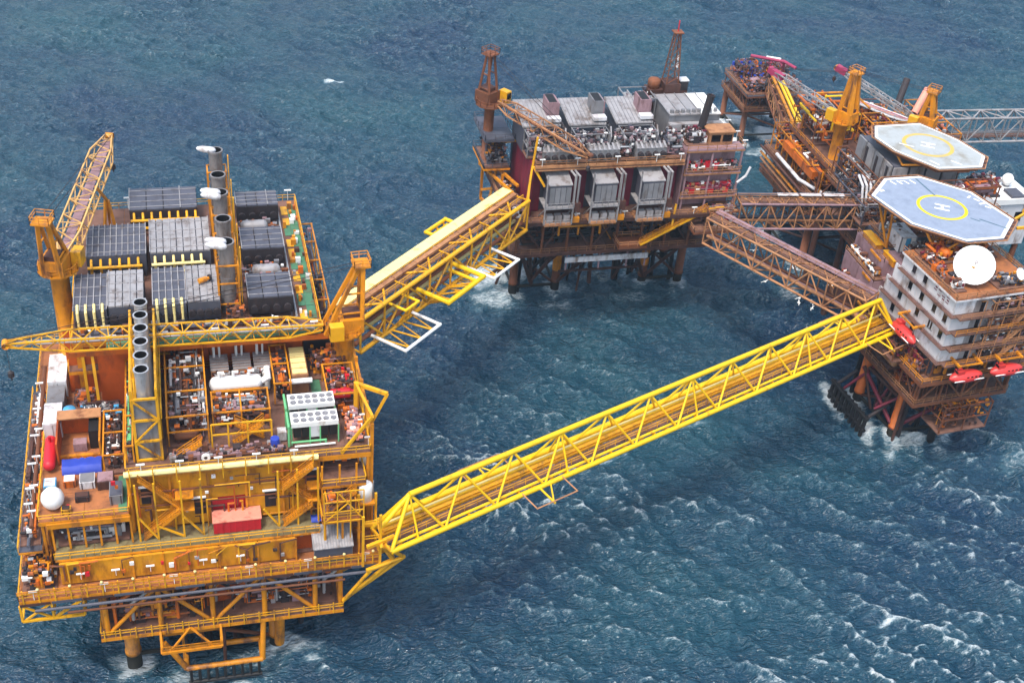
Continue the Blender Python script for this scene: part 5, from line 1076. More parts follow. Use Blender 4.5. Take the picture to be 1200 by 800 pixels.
for k in range(16):
    x = rnd.uniform(125.5, 140); y = rnd.uniform(162, 176); rod('dark_brace', rnd.choice(['brown','dark','maroon']), PQ, (x,y,rnd.uniform(9,13.4)), (x+rnd.uniform(-7,7),y+rnd.uniform(-4,4),rnd.uniform(1,6)), 0.28)
for k in range(10): rod('boat_fender', 'black', PQ, (121.6,164.6+k*1.3,-1), (122.0,164.6+k*1.3,4.6), 0.42)
for z in (1.5, 4.2): rod('boat_fender', 'black', PQ, (121.9,164,z), (121.9,177,z), 0.4)
for y in (165, 176): rod('boat_fender', 'dark', PQ, (122,y,3.5), (126.5,y,6.5), 0.35)
rod('caisson', 'black', PQ, (134.5,160,-4), (134.5,160,9), 0.8)
for p, q in (((127,163,2),(134.5,160,9)),((134.5,160,4),(140,165,9)),((126,174,9),(127,163.5,3))): rod('red_brace', 'maroon', PQ, p, q, 0.4)
# the accommodation block: storeys of white panels, dark walkway bands between
QB = thing('quarters_block', 'white stepped accommodation block with small dark windows', 'building', (134, 162, 20))
X0, X1, Y0, Y1 = 124.6, 141.0, 154.4, 172.0
ST = ((22.4,25.4),(25.6,28.6),(28.8,31.8),(32.0,35.0),(35.2,37.6)); ST = ((24.4,27.5),(27.7,30.8),(31.0,34.1),(34.3,37.5))
box('core_wall', 'slate', QB, X0+0.5, X1-0.4, Y0+2.0, Y1-2.2, 20.1, 37.0)
wins = {0: (169.5, 163), 1: (168.5, 163.0, 159.3, 158.6, 155.9), 2: (166.6, 163.0, 159.2, 156.0), 3: (166.8, 163.4)}
for k, (z0, z1) in enumerate(ST):
    ylen = (Y1+4, Y1+1.5, Y1, Y1-1.6)[k]; n = 5
    for i in range(n):
        a = Y0+(ylen-Y0)*i/n; b = Y0+(ylen-Y0)*(i+1)/n
        box('wall_panel', 'wall_white', QB, X0, X0+0.3, a+0.02, b-0.02, z0, z1-0.05)
    box('walkway_slab', 'deck_brown', QB, X0-0.75, X0+0.35, Y0-0.7, ylen, z0-0.28, z0-0.12)
    rail(QB, [(X0-0.7,ylen,z0-0.12),(X0-0.7,Y0-0.65,z0-0.12)], 'mauve', 0.9, 3.0, t=0.045)
    for y in wins[k]:
        nar = k == 1 and y in (159.3, 158.6)
        w = box('window', 'glass', QB, X0-0.06, X0-0.01, y-(0.2 if nar else 0.5), y+(0.2 if nar else 0.5), z0+0.9, z1-0.75)
        box('window_frame', 'grey', w, X0-0.1, X0-0.02, y-(0.26 if nar else 0.58), y+(0.26 if nar else 0.58), z1-0.74, z1-0.62); box('window_sill', 'grey', w, X0-0.14, X0-0.02, y-0.58, y+0.58, z0+0.78, z0+0.88)
    for i in range(4):
        a = X0+(X1-X0)*i/4; b = X0+(X1-X0)*(i+1)/4
        box('wall_panel', ('wall_white','panel_grey','mauve','slate')[i], QB, a+0.32 if i == 0 else a+0.02, b-0.02, Y0+(0 if i < 2 else 1.4), Y0+(0.3 if i < 2 else 1.7), z0, z1-0.05)  # right-hand panels coloured dark for the shade in the recess
        if i: 
            dd = box('door', 'glass', QB, a+1.2, a+2.0, Y0-0.06+(0 if i < 2 else 1.4), Y0-0.01+(0 if i < 2 else 1.4), z0, z0+2.0); box('door_frame', 'amber', dd, a+1.1, a+2.1, Y0-0.1+(0 if i < 2 else 1.4), Y0-0.02+(0 if i < 2 else 1.4), z0+2.02, z0+2.14)
    box('walkway_slab', 'deck_brown', QB, X0+0.45, X1+1.5, Y0-1.6, Y0+1.3, z0-0.36, z0-0.1); rail(QB, [(X0+0.5,Y0-1.6,z0-0.1),(X1+1.5,Y0-1.6,z0-0.1),(X1+1.5,Y0+10,z0-0.1)], 'rust_pale' if k % 2 else 'amber', 1.0, 2.2, t=0.07)
    if k < 3: stair(QB, (X1-5+k*0.4,Y0-1.1,z0-0.1), (X1-1.2,Y0-1.1,ST[k+1][0]-0.1), 0.7, 'rust_pale', (0,1,0))
    for i in range(3): box('wall_panel', 'grey', QB, X1-0.35, X1-0.05, Y0+2+i*5, Y0+6.9+i*5, z0, z1-0.05)
for k, (z0, z1) in enumerate(ST):
    t = skid('balcony_gear', ('brown and white gear on the lowest front balcony of the quarters', 'brown and white gear on the second front balcony of the quarters', 'brown and white gear on the third front balcony of the quarters', 'brown and white gear on the top front balcony of the quarters')[k], 'equipment', X0+7, X1+1, Y0-1.4, Y0+1.1, z0-0.1, 2.4, 260+k, ['mauve','brown','panel_grey','white','rust','dark'], 12, 0, 7, 'rust_pale', 1, nsmall=60, fw=0.14)
    for i in range(6): bar('balcony_post', 'rust_pale', QB, (X0+5+i*2.4,Y0-1.5,z0-0.1), (X0+5+i*2.4,Y0-1.5,z1), 0.12)
skid('deck_gear', 'brown framework and gear under the left wall of the quarters', 'equipment', 122.8, 124.6, 156, 172, 20.05, 3.8, 270, ['brown','rust','maroon','dark','amber'], 18, 0, 8, 'rust', 2, nsmall=80, fw=0.14)
skid('deck_gear', 'rusty framework along the left edge of the cellar deck under the quarters', 'equipment', 123.8, 126.4, 157, 181, 14.05, 4.6, 271, ['brown','rust','maroon','dark','orange'], 24, 1, 8, 'rust', 2, nsmall=90, fw=0.16)
for i in range(9): bar('underdeck_brace', 'rust', PQ, (124+2.2*i,156,14), (125.2+2.2*i,158,19.3), 0.16)
# faded lettering block on the top storey (unreadable marks)
for r in range(4):
    for c in range(4):
        if (r*5+c*3) % 4: box('wall_lettering', 'mauve' if (r+c) % 2 else 'maroon', QB, X0-0.03, X0-0.004, 156.3+c*1.2, 156.9+c*1.2+0.25*((r+c) % 2), 36.7-r*0.5, 36.95-r*0.5)
deck(QB, X0-0.6, X1+0.6, Y0-0.4, Y1-1.6, 37.6, 0.35, 'deck_orange', 'wall_white', 5.5, name='roof_plate', rails=('f','l','r'), railm='rust_pale')
skid('roof_machinery', 'orange and brown gear on the quarters roof behind the big dish', 'machinery', 126, 140, 164.6, 170, 37.65, 2.2, 83, ['orange','brown','maroon','amber','dark','white'], 16, 1, 8, None, nsmall=70)
skid('roof_machinery', 'grey ventilation units along the front right roof edge', 'machinery', 133.4, 141, 155, 158.4, 37.65, 1.6, 84, ['panel_grey','grey','white','slate','amber'], 10, 0, 8, None, nsmall=50)
skid('roof_machinery', 'brown boxes and pipes along the left roof edge of the quarters', 'machinery', 124.8, 127.4, 156, 168, 37.65, 1.5, 285, ['brown','orange','rust','panel_grey','white','maroon'], 14, 0, 9, None, nsmall=70)
skid('roof_machinery', 'orange and grey gear round the foot of the big dish', 'machinery', 131.6, 136, 158.6, 164.4, 37.65, 1.8, 286, ['amber','orange','rust','panel_grey','dark'], 14, 0, 8, None, nsmall=70)
for i in range(7): bar('roof_edge_post', 'rust_pale', QB, (X0-0.5,Y0+2.2*i,37.6), (X0-0.5,Y0+2.2*i,39.0), 0.12)
FR.append(Matrix.Identity(4))
def dish(lab, c, r, nrm, dz, legs=True):
    t = thing('satellite_dish', lab, 'satellite dish', (c[0],c[1],c[2]-dz)); nv = Vector(nrm).normalized(); c = Vector(c)
    prof = [(0.0+0.16*r*(k/6)**2, max(0.02, r*k/6)) for k in range(7)]
    MB().lathe(prof+[(0.16*r+0.1, r), (0.16*r-0.08, r*0.97)]+[(0.16*r*(k/6)**2-0.12, max(0.02, r*k/6)) for k in range(5, -1, -1)], c, nv, 32).build('reflector', 'white', t, True)
    a = nv.cross(Vector((0,0,1))).normalized(); b = nv.cross(a); f = c+nv*r*0.75
    for k in range(3):
        w = 2*math.pi*k/3+0.5; rod('feed_strut', 'white', t, c+(a*math.cos(w)+b*math.sin(w))*r*0.8+nv*0.12*r, f, 0.05*r/3)
    MB().lathe([(0,0.02),(0,0.09*r),(0.25*r,0.06*r),(0.25*r,0.02)], f, -nv, 10).build('feed_horn', 'panel_grey', t)
    rod('mount', 'amber', t, c-nv*0.1, (c.x,c.y,c.z-dz), 0.12*r); bar('mount_foot', 'amber', t, (c.x-r*0.4,c.y,c.z-dz+0.1), (c.x+r*0.4,c.y,c.z-dz+0.1), 0.4, 0.2)
    return t
dish('very large white satellite dish on the quarters roof', (129.6,159.6,40.6), 3.5, (-0.38,-0.6,0.72), 2.75)
dish('small white dish at the far right roof edge', (137.0,156.8,40.2), 1.1, (0.3,-0.6,0.5), 2.55)
C1 = (131.7, 175.5); H1 = [(126,187),(120.4,181.2),(122.9,170.6),(130,163.8),(137.4,164),(143,169.8),(140.5,180.4),(133.4,187.2)][::-1]
H1 = H1[::-1]
mk = [(125.0+0.0,184.6,0.35,1.3,0.25,'paint_white')]
mk = [(126.9+i*1.35,185.2,0.32,1.5,0.35,'paint_white') for i in range(4)]+[(129.0,185.7,0.9,0.3,0.0,'paint_white'),(123.2,182.6,1.0,0.7,0.3,'paint_white')]
mk += [(139.0,178.6,1.1,0.4,0.6,'paint_white'),(139.9,177.4,0.4,1.2,0.5,'paint_white'),(140.2,176.0,1.3,0.45,0.2,'paint_white'),(140.6,174.6,0.4,1.1,0.8,'paint_white')]
mk += [(132.4,183.0,0.35,6.6,0.06,'mark_dark'),(138.2,168.9,0.35,5.0,0.75,'mark_dark'),(135.6,170.6,0.3,1.8,0.75,'mark_dark')]
hs = [(fx,fy,37.6,tx,ty) for fx, fy, tx, ty in ((128,168,126,171),(128,168,131,166),(136,168,134,166),(136,168,139,168.4),(140,172,141.6,170.4),(140,172,140.6,176))]+[(125,179,33,123,177),(125,179,33,123,183),(127,184,33,126,185),(138,182,30,138,181),(138,182,30,133,184),(132,176,37,131,176)]
helideck('blue grey helideck with bright yellow ring on the quarters roof, nearest', C1, H1, 43.0, 'heli_blue', 'paint_yellow', 4.6, 0.62, 1.35, math.radians(58), hs, mk)
t = thing('floodlight_boom', 'yellow floodlight arm at the right tip of the near helideck', 'floodlight', (144.4,170,42)); bar('arm', 'yellow', t, (143.2,170.6,42.2), (147.4,172.4,42.8), 0.4); bar('arm', 'yellow', t, (142.8,168.2,42.2), (146.2,167.4,42.8), 0.45); box('lamp', 'yellow', t, 145.6, 147, 166.8, 168, 42.3, 43.2); box('lamp', 'yellow', t, 146.8, 147.8, 172, 173, 42.6, 43.2)
# brown annex blocks and things on the left of the quarters
for i, (x0, x1, y0, y1, z0, z1, m) in enumerate(((119.6,123.4,172,184,20.2,24.2,'brown'),(121.2,126.4,174.4,186,24.2,28.4,'mauve'),(123.4,129,176,187,28.4,31.6,'mauve'),(125.4,131,178,187,31.6,33,'slate'))):
    for k in range(4): box('annex_panel', m, PQ, x0, x1, y0+(y1-y0)*k/4+0.03, y0+(y1-y0)*(k+1)/4-0.03, z0, z1)
    rail(PQ, [(x0,y1,z1),(x0,y0,z1),(x1,y0,z1)], 'rust_pale', 1.0, 2.2); bar('annex_beam', 'amber', PQ, (x0-0.1,y0+1,z1-0.3), (x0-0.1,y0+3+i,z1-0.3), 0.3, 0.4)
t = thing('shipping_container', 'white container behind the quarters under the near helideck', 'container', (127.6,180,33)); box('body', 'wall_white', t, 126.2, 129.4, 176.8, 182, 33.05, 36.2)
for k in range(3): box('end_panel', 'light_blue' if k == 1 else 'white', t, 126.3+k*1.03, 127.2+k*1.03, 176.7, 176.78, 33.3, 35.9)
for x in (126.25, 129.35): bar('corner_post', 'grey', t, (x,176.72,33.05), (x,176.72,36.3), 0.2)
for lab, x, y, L in (('yellow crate run along the brown annex roof, far one', 124.6, 183, 5.2), ('yellow crate on the annex roof beside the white container', 125.2, 176.5, 4.0)):
    t = thing('equipment_crate', lab, 'crate', (x,y,31.2)); box('body', 'amber', t, x-0.8, x+0.8, y-L/2, y+L/2, 31.25, 32.5); box('lid', 'yellow', t, x-0.9, x+0.9, y-L/2-0.1, y+L/2+0.1, 32.5, 32.65)
skid('deck_machinery', 'brown machinery on the annex deck left of the quarters', 'machinery', 120, 124, 160.6, 168.6, 20.1, 3.2, 85, ['brown','rust','maroon','amber','dark'], 16, 1, 5, 'rust', 1)
t = thing('storage_tank', 'long beige tank slung under the end of the yellow bridge', 'tank', (122.6,166,17)); vessel(t, (121.9,165.8,18.6), (0.05,-1,0), 8.0, 0.85, 'rust_pale'); box('cradle', 'brown', t, 121.2, 123.4, 162.4, 169.4, 17.0, 17.7)
for lab, x0, x1, y0, y1, z, h, sd_ in (('brown gear on the upper annex roof under the near helideck', 125.6, 131, 178.4, 186.6, 33.02, 3.0, 241), ('rusty gear on the middle annex roof', 121.4, 123.3, 174.6, 186, 28.42, 1.4, 242), ('rusty gear on the lower annex roof', 119.7, 121.1, 172.2, 184, 24.22, 1.4, 243), ('maroon and grey gear behind the quarters roof edge', 126, 134, 171.4, 175.6, 33.02, 3.4, 244)):
    skid('deck_gear', lab, 'equipment', x0, x1, y0, y1, z, h, sd_, ['brown','rust','maroon','amber','slate','white','panel_grey'], 14, 0, 8, None, nsmall=80)
for k in range(5): box('annex_panel', 'mauve', PQ, 124.8+k*3.0, 127.7+k*3.0, 171, 177.6, 20.2, 33.0)
t2 = FR.pop()
# lifeboats in davits
def lifeboat(lab, c, rz, k=1.05):
    t = thing('lifeboat', lab, 'lifeboat', c, 'orange lifeboats in davits', rz); x, y, z = c
    FR.append(FR[-1] @ Matrix.Translation(c) @ Matrix.Rotation(rz, 4, 'Z') @ Matrix.Scale(k, 4))
    b = MB(); n, mseg = 12, 14; vs_ = []
    for i in range(n+1):
        u = -1+2*i/n; k = max(0.04, (1-abs(u)**2.6)); 
        for j in range(mseg):
            w = 2*math.pi*j/mseg; zz = math.sin(w); vs_.append((u*3.3, 1.2*k**0.7*math.cos(w), 1.2+(1.15 if zz > 0 else 0.95)*k**0.55*zz))
    b.add(vs_, [(i*mseg+j, (i+1)*mseg+j, (i+1)*mseg+(j+1)%mseg, i*mseg+(j+1)%mseg) for i in range(n) for j in range(mseg)]); b.build('hull', 'orange_red', t, True)
    b = MB(); b.tube((-2.9,-1.08,1.2), (2.9,-1.08,1.2), 0.09); b.tube((-2.9,1.08,1.2), (2.9,1.08,1.2), 0.09); b.build('grab_rail', 'white', t)
    box('wheelhouse', 'orange_red', t, -2.2, -0.9, -0.55, 0.55, 2.1, 2.75); box('wheelhouse_window', 'glass', t, -2.24, -2.2, -0.45, 0.45, 2.3, 2.65)
    for k in range(4): box('porthole', 'glass', t, -0.6+k*0.8, -0.2+k*0.8, -1.09, -1.0, 1.65, 1.85)
    MB().lathe([(0,0.35),(0.3,0.35)], (3.35,0,0.7), (1,0,0), 10).build('propeller_guard', 'dark', t)
    d = thing('davit', 'yellow davit arms holding '+lab, 'davit', (0,0,0), 'davits of the lifeboats')
    for u in (-2.2, 2.2):
        bar('arm', 'amber', d, (u,2.6,0.2), (u,2.6,3.9), 0.36); bar('arm', 'amber', d, (u,2.6,3.9), (u,-0.4,3.7), 0.36); bar('brace', 'amber', d, (u,2.6,2.6), (u,1.0,3.8), 0.22); bar('fall', 'dark', d, (u,0,2.2), (u,0,3.7), 0.08)
    bar('spreader', 'amber', d, (-2.2,-0.2,3.75), (2.2,-0.2,3.75), 0.24)
    FR.pop()
lifeboat('orange lifeboat on the left side under the white windows', (122.6,162.4,24.2), math.radians(-90))
lifeboat('orange lifeboat under the front corner of the quarters', (129.6,152.0,20.9), 0)
lifeboat('orange lifeboat farthest right along the front', (138.2,152.0,20.9), 0)
skid('deck_machinery', 'brown machinery behind the front lifeboats', 'machinery', 125, 146, 155.4, 159, 20.1, 4.0, 86, ['brown','slate','maroon','amber','dark','panel_grey'], 24, 1, 8, 'rust', 1)
skid('deck_machinery', 'grey machinery on the right flank of the quarters platform', 'machinery', 141.4, 147, 160, 182, 20.1, 9.0, 87, ['brown','slate','grey','amber','dark','white'], 30, 3, 8, 'rust', 2)
deck(PQ, 141.2, 148, 156, 184, 29, 0.4, 'deck_brown', 'amber', 6, railm='amber'); deck(PQ, 141.2, 147, 156, 180, 33.4, 0.4, 'deck_brown', 'amber', 6, railm='amber')
FR.pop()

# ------------------------------------------------------------------ the far production platform behind the quarters
PF = thing('drilling_platform', 'crowded rusty orange platform behind the living quarters', 'platform', (148, 228, 0))
jacket(PF, [(x, y) for x in (134, 150, 164) for y in (222, 240)], 14, 'rust', 0.9, (1.2, 8.5), 'brown')
deck(PF, 131.5, 167, 219, 246, 14, 0.6, 'deck_brown', 'rust', 8, railm='rust_pale'); deck(PF, 131.5, 167, 219, 246, 20, 0.6, 'deck_brown', 'rust', 8, railm='rust_pale'); deck(PF, 134.5, 167, 217, 242, 27, 0.6, 'deck_brown', 'rust', 8, railm='amber')
truss_face(PF, (132,219.4), (166,219.4), 14, 19.4, 6, 'rust', 0.4); truss_face(PF, (132,220), (132,245), 14, 19.4, 4, 'rust', 0.4); truss_face(PF, (132,219.4), (166,219.4), 20, 26.4, 6, 'rust', 0.4); truss_face(PF, (133,220), (133,243), 20, 26.4, 4, 'amber', 0.4)
for k in range(3): box('orange_trough', 'orange', PF, 131.6, 134.2, 222+k*5.2, 227+k*5.2, 23.6, 25.4)
pipe('white_header', 'wall_white', PF, [(131,238,21.5),(131,226,21.5),(133.6,219.6,21.5),(138,218.6,21.5)], 0.4)
for i in range(4): pipe('side_pipe', ('rust','rust_pale','amber','brown')[i], PF, [(130.6-0.3*i,244,16+i*1.6),(130.6-0.3*i,222,16+i*1.6),(134,218.2-0.2*i,16+i*1.6),(142,218-0.2*i,16+i*1.6)], 0.28)
pal = ['rust','brown','orange','amber','dark','white','maroon','slate']
for i, (x0, x1, y0, y1, z, h, lab) in enumerate(((132,140,220,232,20.1,6,'rusty pipe module at the near left corner of the far platform'),(132.4,140,233,245,20.1,6,'rusty pipe module at the far left corner of the far platform'),(141,152,220,232,20.1,6,'brown pipe module in the middle of the far platform'),(153,166,220,232,20.1,6,'brown pipe module at the right of the far platform'),(135,144,231,241,27.1,6,'orange pipe module round the white tank'),(146,156,222,232,27.1,7,'orange and pink pipe module between the two far cranes'),(146,156,233,241,27.1,6,'rusty pipe module at the back of the far platform'),(157,166,222,240,27.1,6,'mixed pipe module beside the far small crane'))):
    skid('process_module', lab, 'module', x0, x1, y0, y1, z, h, 101+i, pal+(['pink_red','silver'] if z > 25 else []), 32, 3, 8, 'amber' if i % 2 else 'rust', 2, nsmall=130)
t = thing('storage_tank', 'white round tank on the left of the far platform', 'tank', (138.6,234.6,27)); MB().lathe([(0,0.02),(0.1,0.8),(0.6,1.25),(3.2,1.25),(3.7,0.8),(3.85,0.02)], (136.6,236,31.2), (0.6,-0.7,0.1), 16).build('shell', 'white', t, True); box('support', 'brown', t, 136.6, 140.4, 233, 236.6, 29.4, 30.0)
crane('pedestal_crane', 'orange crane on the far platform with a white and pink boom over the gap', (137.6,225,20), 36.0, math.radians(117), (127.5,243.5,40.0), 'amber', 'panel_grey', 1.3, 1.8, 11.0, 2.4, 3.0, 1, n=14, gt=-0.6, gw=0.95)
crane('pedestal_crane', 'smaller amber crane at the back right of the far platform', (156.0,223,27), 35.0, math.radians(133), (141.4,239.0,42.0), 'amber', 'panel_grey', 1.0, 1.5, 8.0, 2.0, 2.0, 1, n=14, gt=-0.6, gw=0.8)
for p, q in (((127.5,243.5,40.1),(129.4,240,39.4)),((141.4,239,42.1),(143,237.2,41.5))): bar('boom_tip', 'magenta', PF, p, q, 1.3, 1.3)
for lab, p, q, m in (('dark leaning vent pipe at the top right of the far platform', (158.5,238,33), (161.5,241.5,37.5), 'dark'), ('pink leaning vent pipe beside the dark one', (160,233,33), (164.2,236.6,37.2), 'pink_red')):
    t = thing('vent_pipe', lab, 'pipe', p); MB().lathe([(0,0.8),((Vector(q)-Vector(p)).length,0.8),((Vector(q)-Vector(p)).length,0.6),(1,0.6)], p, Vector(q)-Vector(p), 14).build('barrel', m, t); bar('stay', 'rust', t, (p[0],p[1],27.2), p, 0.5)
for i in range(6): pipe('deck_pipe', ('white','silver','pink_red','panel_grey','magenta','white')[i], PF, [(146+i*0.7,240-i*0.4,34),(152+i*1.0,230-i*0.6,34),(156+i*0.8,226-i*0.6,34)], 0.25)
YR = random.Random(55)
for k in range(16): pipe('yellow_pipe', YR.choice(['amber','yellow','bridge_yellow','orange']), PF, wheelpipe(YR, (134,228,28), (147,241,36), 4), YR.choice([0.18,0.25,0.34]), 8)
for k in range(10): pipe('side_pipe', YR.choice(['amber','rust','rust_pale','orange']), PF, wheelpipe(YR, (130.6,219,15), (134,236,26), 3), YR.choice([0.15,0.22]), 6)
# block under the far helideck, link to the quarters
PH = thing('helideck_block', 'pale walled block carrying the far helideck', 'building', (144, 206, 20))
for k in range(4):
    box('wall_panel', 'grey' if k % 2 else 'panel_grey', PH, 135.6, 136.0, 200+k*3.6, 203.2+k*3.6, 29.2, 38.2); box('wall_panel', 'panel_grey', PH, 136+k*3.8, 139.2+k*3.8, 199.4, 199.7, 30, 38.0)
box('core_wall', 'slate', PH, 136.4, 150, 200, 214, 20.2, 38.0)
for y in (199.4, 203.8, 208): box('wall_slot', 'dark', PH, 135.48, 135.58, y+1.4, y+2.2, 29.6, 37.6)
deck(PH, 132, 160, 194, 219, 20, 0.6, 'deck_brown', 'rust', 7, railm='rust_pale'); deck(PH, 132.6, 156, 193.6, 218, 27, 0.5, 'deck_brown', 'rust', 7, railm='rust_pale')
for x in (133, 145, 158):
    for y in (195, 206, 217): rod('column', 'brown', PH, (x,y,-3), (x,y,20), 0.7)
for i in range(3): pipe('white_pipe', 'wall_white', PH, [(131.4+i*0.9,199.5,27.4),(131.4+i*0.9,201.5,33.2),(132.2+i*0.9,205,33.6)], 0.26)
skid('link_machinery', 'slate pipe bundle where the level footbridge meets the far helideck block', 'pipework', 129.6, 134.8, 196, 208, 27.1, 4.2, 121, ['slate','panel_grey','brown','rust','dark'], 24, 1, 6, 'slate', 1, nsmall=90)
skid('link_machinery', 'brown pipe bundle under the far helideck, near edge', 'pipework', 136, 155, 190.6, 195.8, 27.1, 6.0, 122, pal, 30, 1, 8, 'rust', 2, nsmall=120)
C2 = (144.6, 203.0); H2 = [(137.4,212.2),(135.0,207.4),(136.3,201.3),(141.6,193.2),(151.0,193.0),(154.2,197.2),(152.3,205.0),(147.9,212.6)]
hs = [(fx,fy,38.4,tx,ty) for fx, fy, tx, ty in ((138,200,137.6,203),(138,200,140,197),(145,198,143,194.6),(145,198,149,194.8),(150,200,152,198),(150,206,151,204),(140,210,139,211),(146,211,147,211))]
helideck('pale grey helideck with faded yellow ring, farther of two', C2, H2, 41.0, 'heli_pale', 'paint_old_yellow', 5.2, 0.8, 1.4, math.radians(58), hs, [(142.0,195.6,0.35,2.2,0.5,'paint_white'),(146.6,195.2,0.35,2.4,0.6,'paint_white'),(140.0,203.4,0.3,3.0,0.9,'paint_white')])
skid('deck_gear', 'rust and grey pipework along the left of the far helideck block', 'pipework', 132.8, 135.4, 202, 217, 27.05, 7.0, 230, ['rust','brown','panel_grey','slate','amber','white'], 26, 1, 8, 'rust', 2, nsmall=100)
skid('deck_gear', 'brown and maroon pipework between the two helidecks', 'pipework', 137, 154, 189.4, 193, 33.2, 5.2, 231, ['brown','maroon','slate','rust','white','orange'], 26, 1, 8, 'rust', 1, nsmall=100)
deck(PH, 136, 155, 189, 194, 33, 0.4, 'deck_brown', 'rust', 6, railm='rust_pale')
# white building right of the helidecks
t = thing('white_deckhouse', 'white deckhouse at the right edge between the two helidecks', 'building', (158, 196, 20))
box('wall', 'wall_white', t, 152.6, 164.4, 190.8, 200.6, 24, 33.6); box('roof', 'white', t, 152.2, 164.8, 190.4, 201, 33.6, 33.9)
for x in (154, 157, 160.4): 
    w = box('window', 'glass', t, x, x+1.6, 190.68, 190.78, 29.6, 31.6); box('window_sill', 'grey', w, x-0.1, x+1.7, 190.6, 190.78, 29.4, 29.55)
box('hatch', 'dark', t, 155, 157.4, 193, 196, 33.9, 34.3); box('hatch', 'slate', t, 159.6, 162.4, 192, 195.4, 33.9, 34.5); box('parapet', 'white', t, 152.2, 164.8, 190.4, 190.7, 33.9, 34.8)
for x in (153.4, 163.6):
    for y in (191.6, 199.8): rod('column', 'rust', t, (x,y,-3), (x,y,24), 0.6)
t = thing('radome', 'white round radome beside the far helideck', 'dome', (161.4,197.4,33.9)); MB().lathe([(0,0.6),(0.4,1.05),(1.0,1.25),(1.7,1.05),(2.2,0.6),(2.35,0.02)], (161.4,197.4,34.3), (0,0,1), 18).build('dome', 'white', t, True); box('mount', 'grey', t, 160.9, 161.9, 196.9, 197.9, 33.92, 34.3)
skid('roof_machinery', 'orange and grey gear on the white deckhouse roof', 'machinery', 153, 160, 196.6, 200.6, 33.95, 1.8, 123, ['orange','rust','panel_grey','white','maroon'], 12, 0, 6, None, nsmall=60)

# ------------------------------------------------------------------ the distant wellhead platform
FR.append(Matrix.Translation((152.6, 292.0, -0.6)) @ Matrix.Scale(0.85, 4) @ Matrix.Translation((-145.0, -277.0, 0.0)))
PW = thing('wellhead_platform', 'small rusty wellhead platform farthest away at the top', 'platform', (146, 279, 0))
jacket(PW, [(137,271),(155,271),(137,287),(155,287)], 13, 'rust', 0.9, (2.4, 9.5), 'rust')
deck(PW, 135, 155.4, 268, 287.6, 12.6, 0.6, 'deck_brown', 'rust', 8, railm='rust_pale'); deck(PW, 134.6, 154, 267, 286, 17.6, 0.5, 'slate', 'rust', 8, railm='rust_pale')
truss_face(PW, (135.4,268.4), (153.6,268.4), 12.6, 17, 4, 'rust', 0.4); truss_face(PW, (135.4,269), (135.4,286), 12.6, 17, 4, 'rust', 0.4)
for i, (x0, x1, y0, y1, z, h, lab, extra) in enumerate(((136,155,269,287,12.7,4.4,'rusty wellhead pipework on the lower deck farthest away','slate'),(135,144.4,268,276,17.7,3.0,'slate and rust pipework at the near left of the wellhead platform','slate'),(145,153.6,268,276,17.7,3.4,'rust pipework at the near right of the wellhead platform','brown'),(135.4,144.6,277,285.6,17.7,5.0,'orange and blue machinery at the back left of the wellhead platform','blue'),(145.4,153.6,277,285.6,17.7,4.4,'maroon machinery at the back right of the wellhead platform','magenta'))):
    skid('wellhead_module', lab, 'module', x0, x1, y0, y1, z, h, 131+i, ['rust','brown','orange','slate','mauve',extra], 30, 3, 10, None, 2, nsmall=150)
t = thing('hose_reel', 'magenta and white hose boom on top of the wellhead platform', 'boom', (150,277,18)); pipe('boom', 'magenta', t, [(142,284,23.6),(150,277,24.4),(152,273,24)], 0.5); pipe('boom', 'white', t, [(146,281,24.2),(149,278.4,24.6)], 0.5); bar('stay', 'maroon', t, (150,277,17.7), (150,277,24.2), 0.6)
FR.pop()
# pipe bridge from wellhead platform to the far platform
b5, P = box_bridge('pipe_bridge', 'rusty pipe bridge with yellow pipes to the distant wellhead platform', (151,283.6), (141,246), 4.0, 15.0, 19.0, 8, 'rust', 'rust_pale', 0.26, 0.16, deckz=15.6, rails='rust_pale', pipes=((0.2,16.4,0.3,'rust'),(-0.6,16.8,0.3,'rust_pale')))
for s in (-0.5, 0.1, 0.6): pipe('arched_pipe', 'bridge_yellow' if s > -0.3 else 'amber', b5, [P(-0.1,s,15.6),P(0.0,s,19.6),P(0.3,s,20.4),P(0.9,s,21.6),P(1.08,s,21.6)], 0.36, 8)
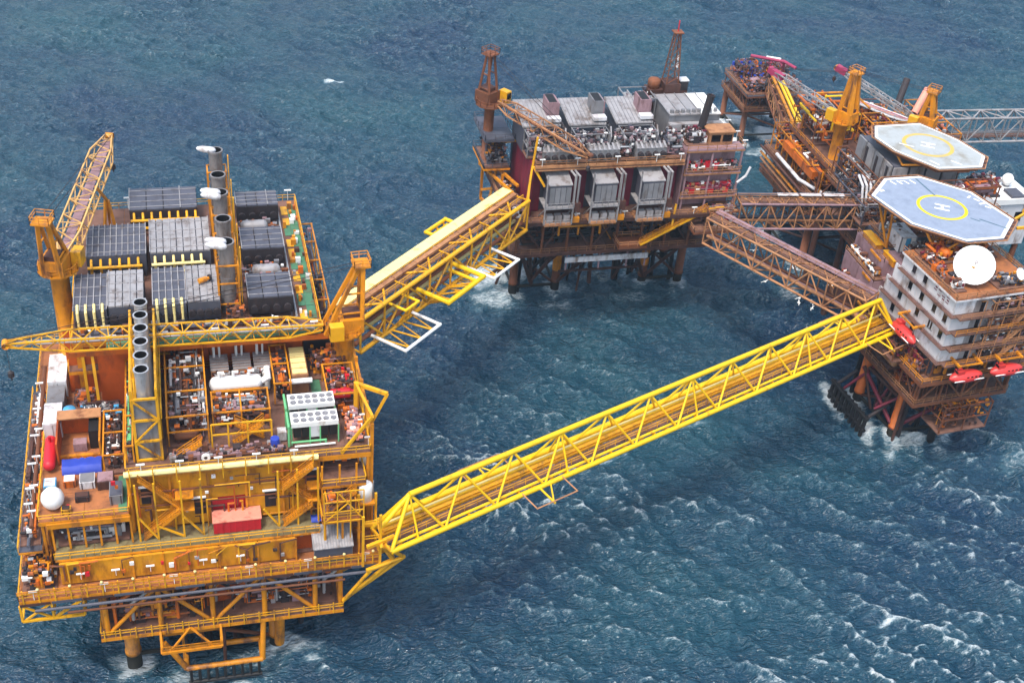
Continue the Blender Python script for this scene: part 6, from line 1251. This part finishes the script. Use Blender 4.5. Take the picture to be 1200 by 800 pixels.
# gulls over the water between the brown footbridges
def gull(p, rz, k):
    t = thing('gull', 'white gull gliding over the water between the brown footbridges', 'gull', p, 'gulls between the footbridges', rz); FR.append(Matrix.Translation(p) @ Matrix.Rotation(rz, 4, 'Z') @ Matrix.Scale(1.5, 4))
    MB().lathe([(0,0.01),(0.06,0.06),(0.2,0.09),(0.36,0.07),(0.5,0.02)], (-0.2,0,0), (1,0,0.05), 8).build('body', 'white', t, True)
    for s in (-1, 1): MB().add([(-0.06,0.05*s,0.04),(0.12,0.05*s,0.04),(0.14,0.36*s,0.16),(0.0,0.36*s,0.16),(0.0,0.75*s,0.08),(-0.06,0.74*s,0.08),(-0.06,0.05*s,0.02),(0.12,0.05*s,0.02),(0.14,0.36*s,0.14),(0.0,0.36*s,0.14),(0.0,0.75*s,0.07),(-0.06,0.74*s,0.07)], [(0,1,2,3),(3,2,4,5),(9,8,7,6),(11,10,8,9),(1,7,8,2),(2,8,10,4),(3,9,6,0),(5,11,9,3)]).build('wing', 'white', t)
    FR.pop()
GR = random.Random(17)
for k in range(14):
    u = k/13; gull((112+u*12+GR.uniform(-2,2), 204-u*26+GR.uniform(-2,2)+5, GR.uniform(10,20)), GR.uniform(0,6.28), k)

# thin sea haze filling the air round everything
hz = MB(); hz.box(-6000, 6000, -2600, 8800, -3.0, 158.0)
me_h = bpy.data.meshes.new('haze'); me_h.from_pydata(hz.v, [], hz.f)
mh = bpy.data.materials.new('haze_air'); mh.use_nodes = True; nh = mh.node_tree.nodes
for nd in list(nh):
    if nd.type == 'BSDF_PRINCIPLED': nh.remove(nd)
pv = nh.new('ShaderNodeVolumePrincipled'); pv.inputs['Color'].default_value = (0.6, 0.8, 1.0, 1); pv.inputs['Density'].default_value = 0.00014; pv.inputs['Anisotropy'].default_value = 0.2
mh.node_tree.links.new(pv.outputs['Volume'], nh['Material Output'].inputs['Volume']); me_h.materials.append(mh)
ho = bpy.data.objects.new('haze', me_h); link(ho); ho['kind'] = 'stuff'; ho['label'] = 'thin pale sea haze over the whole scene'
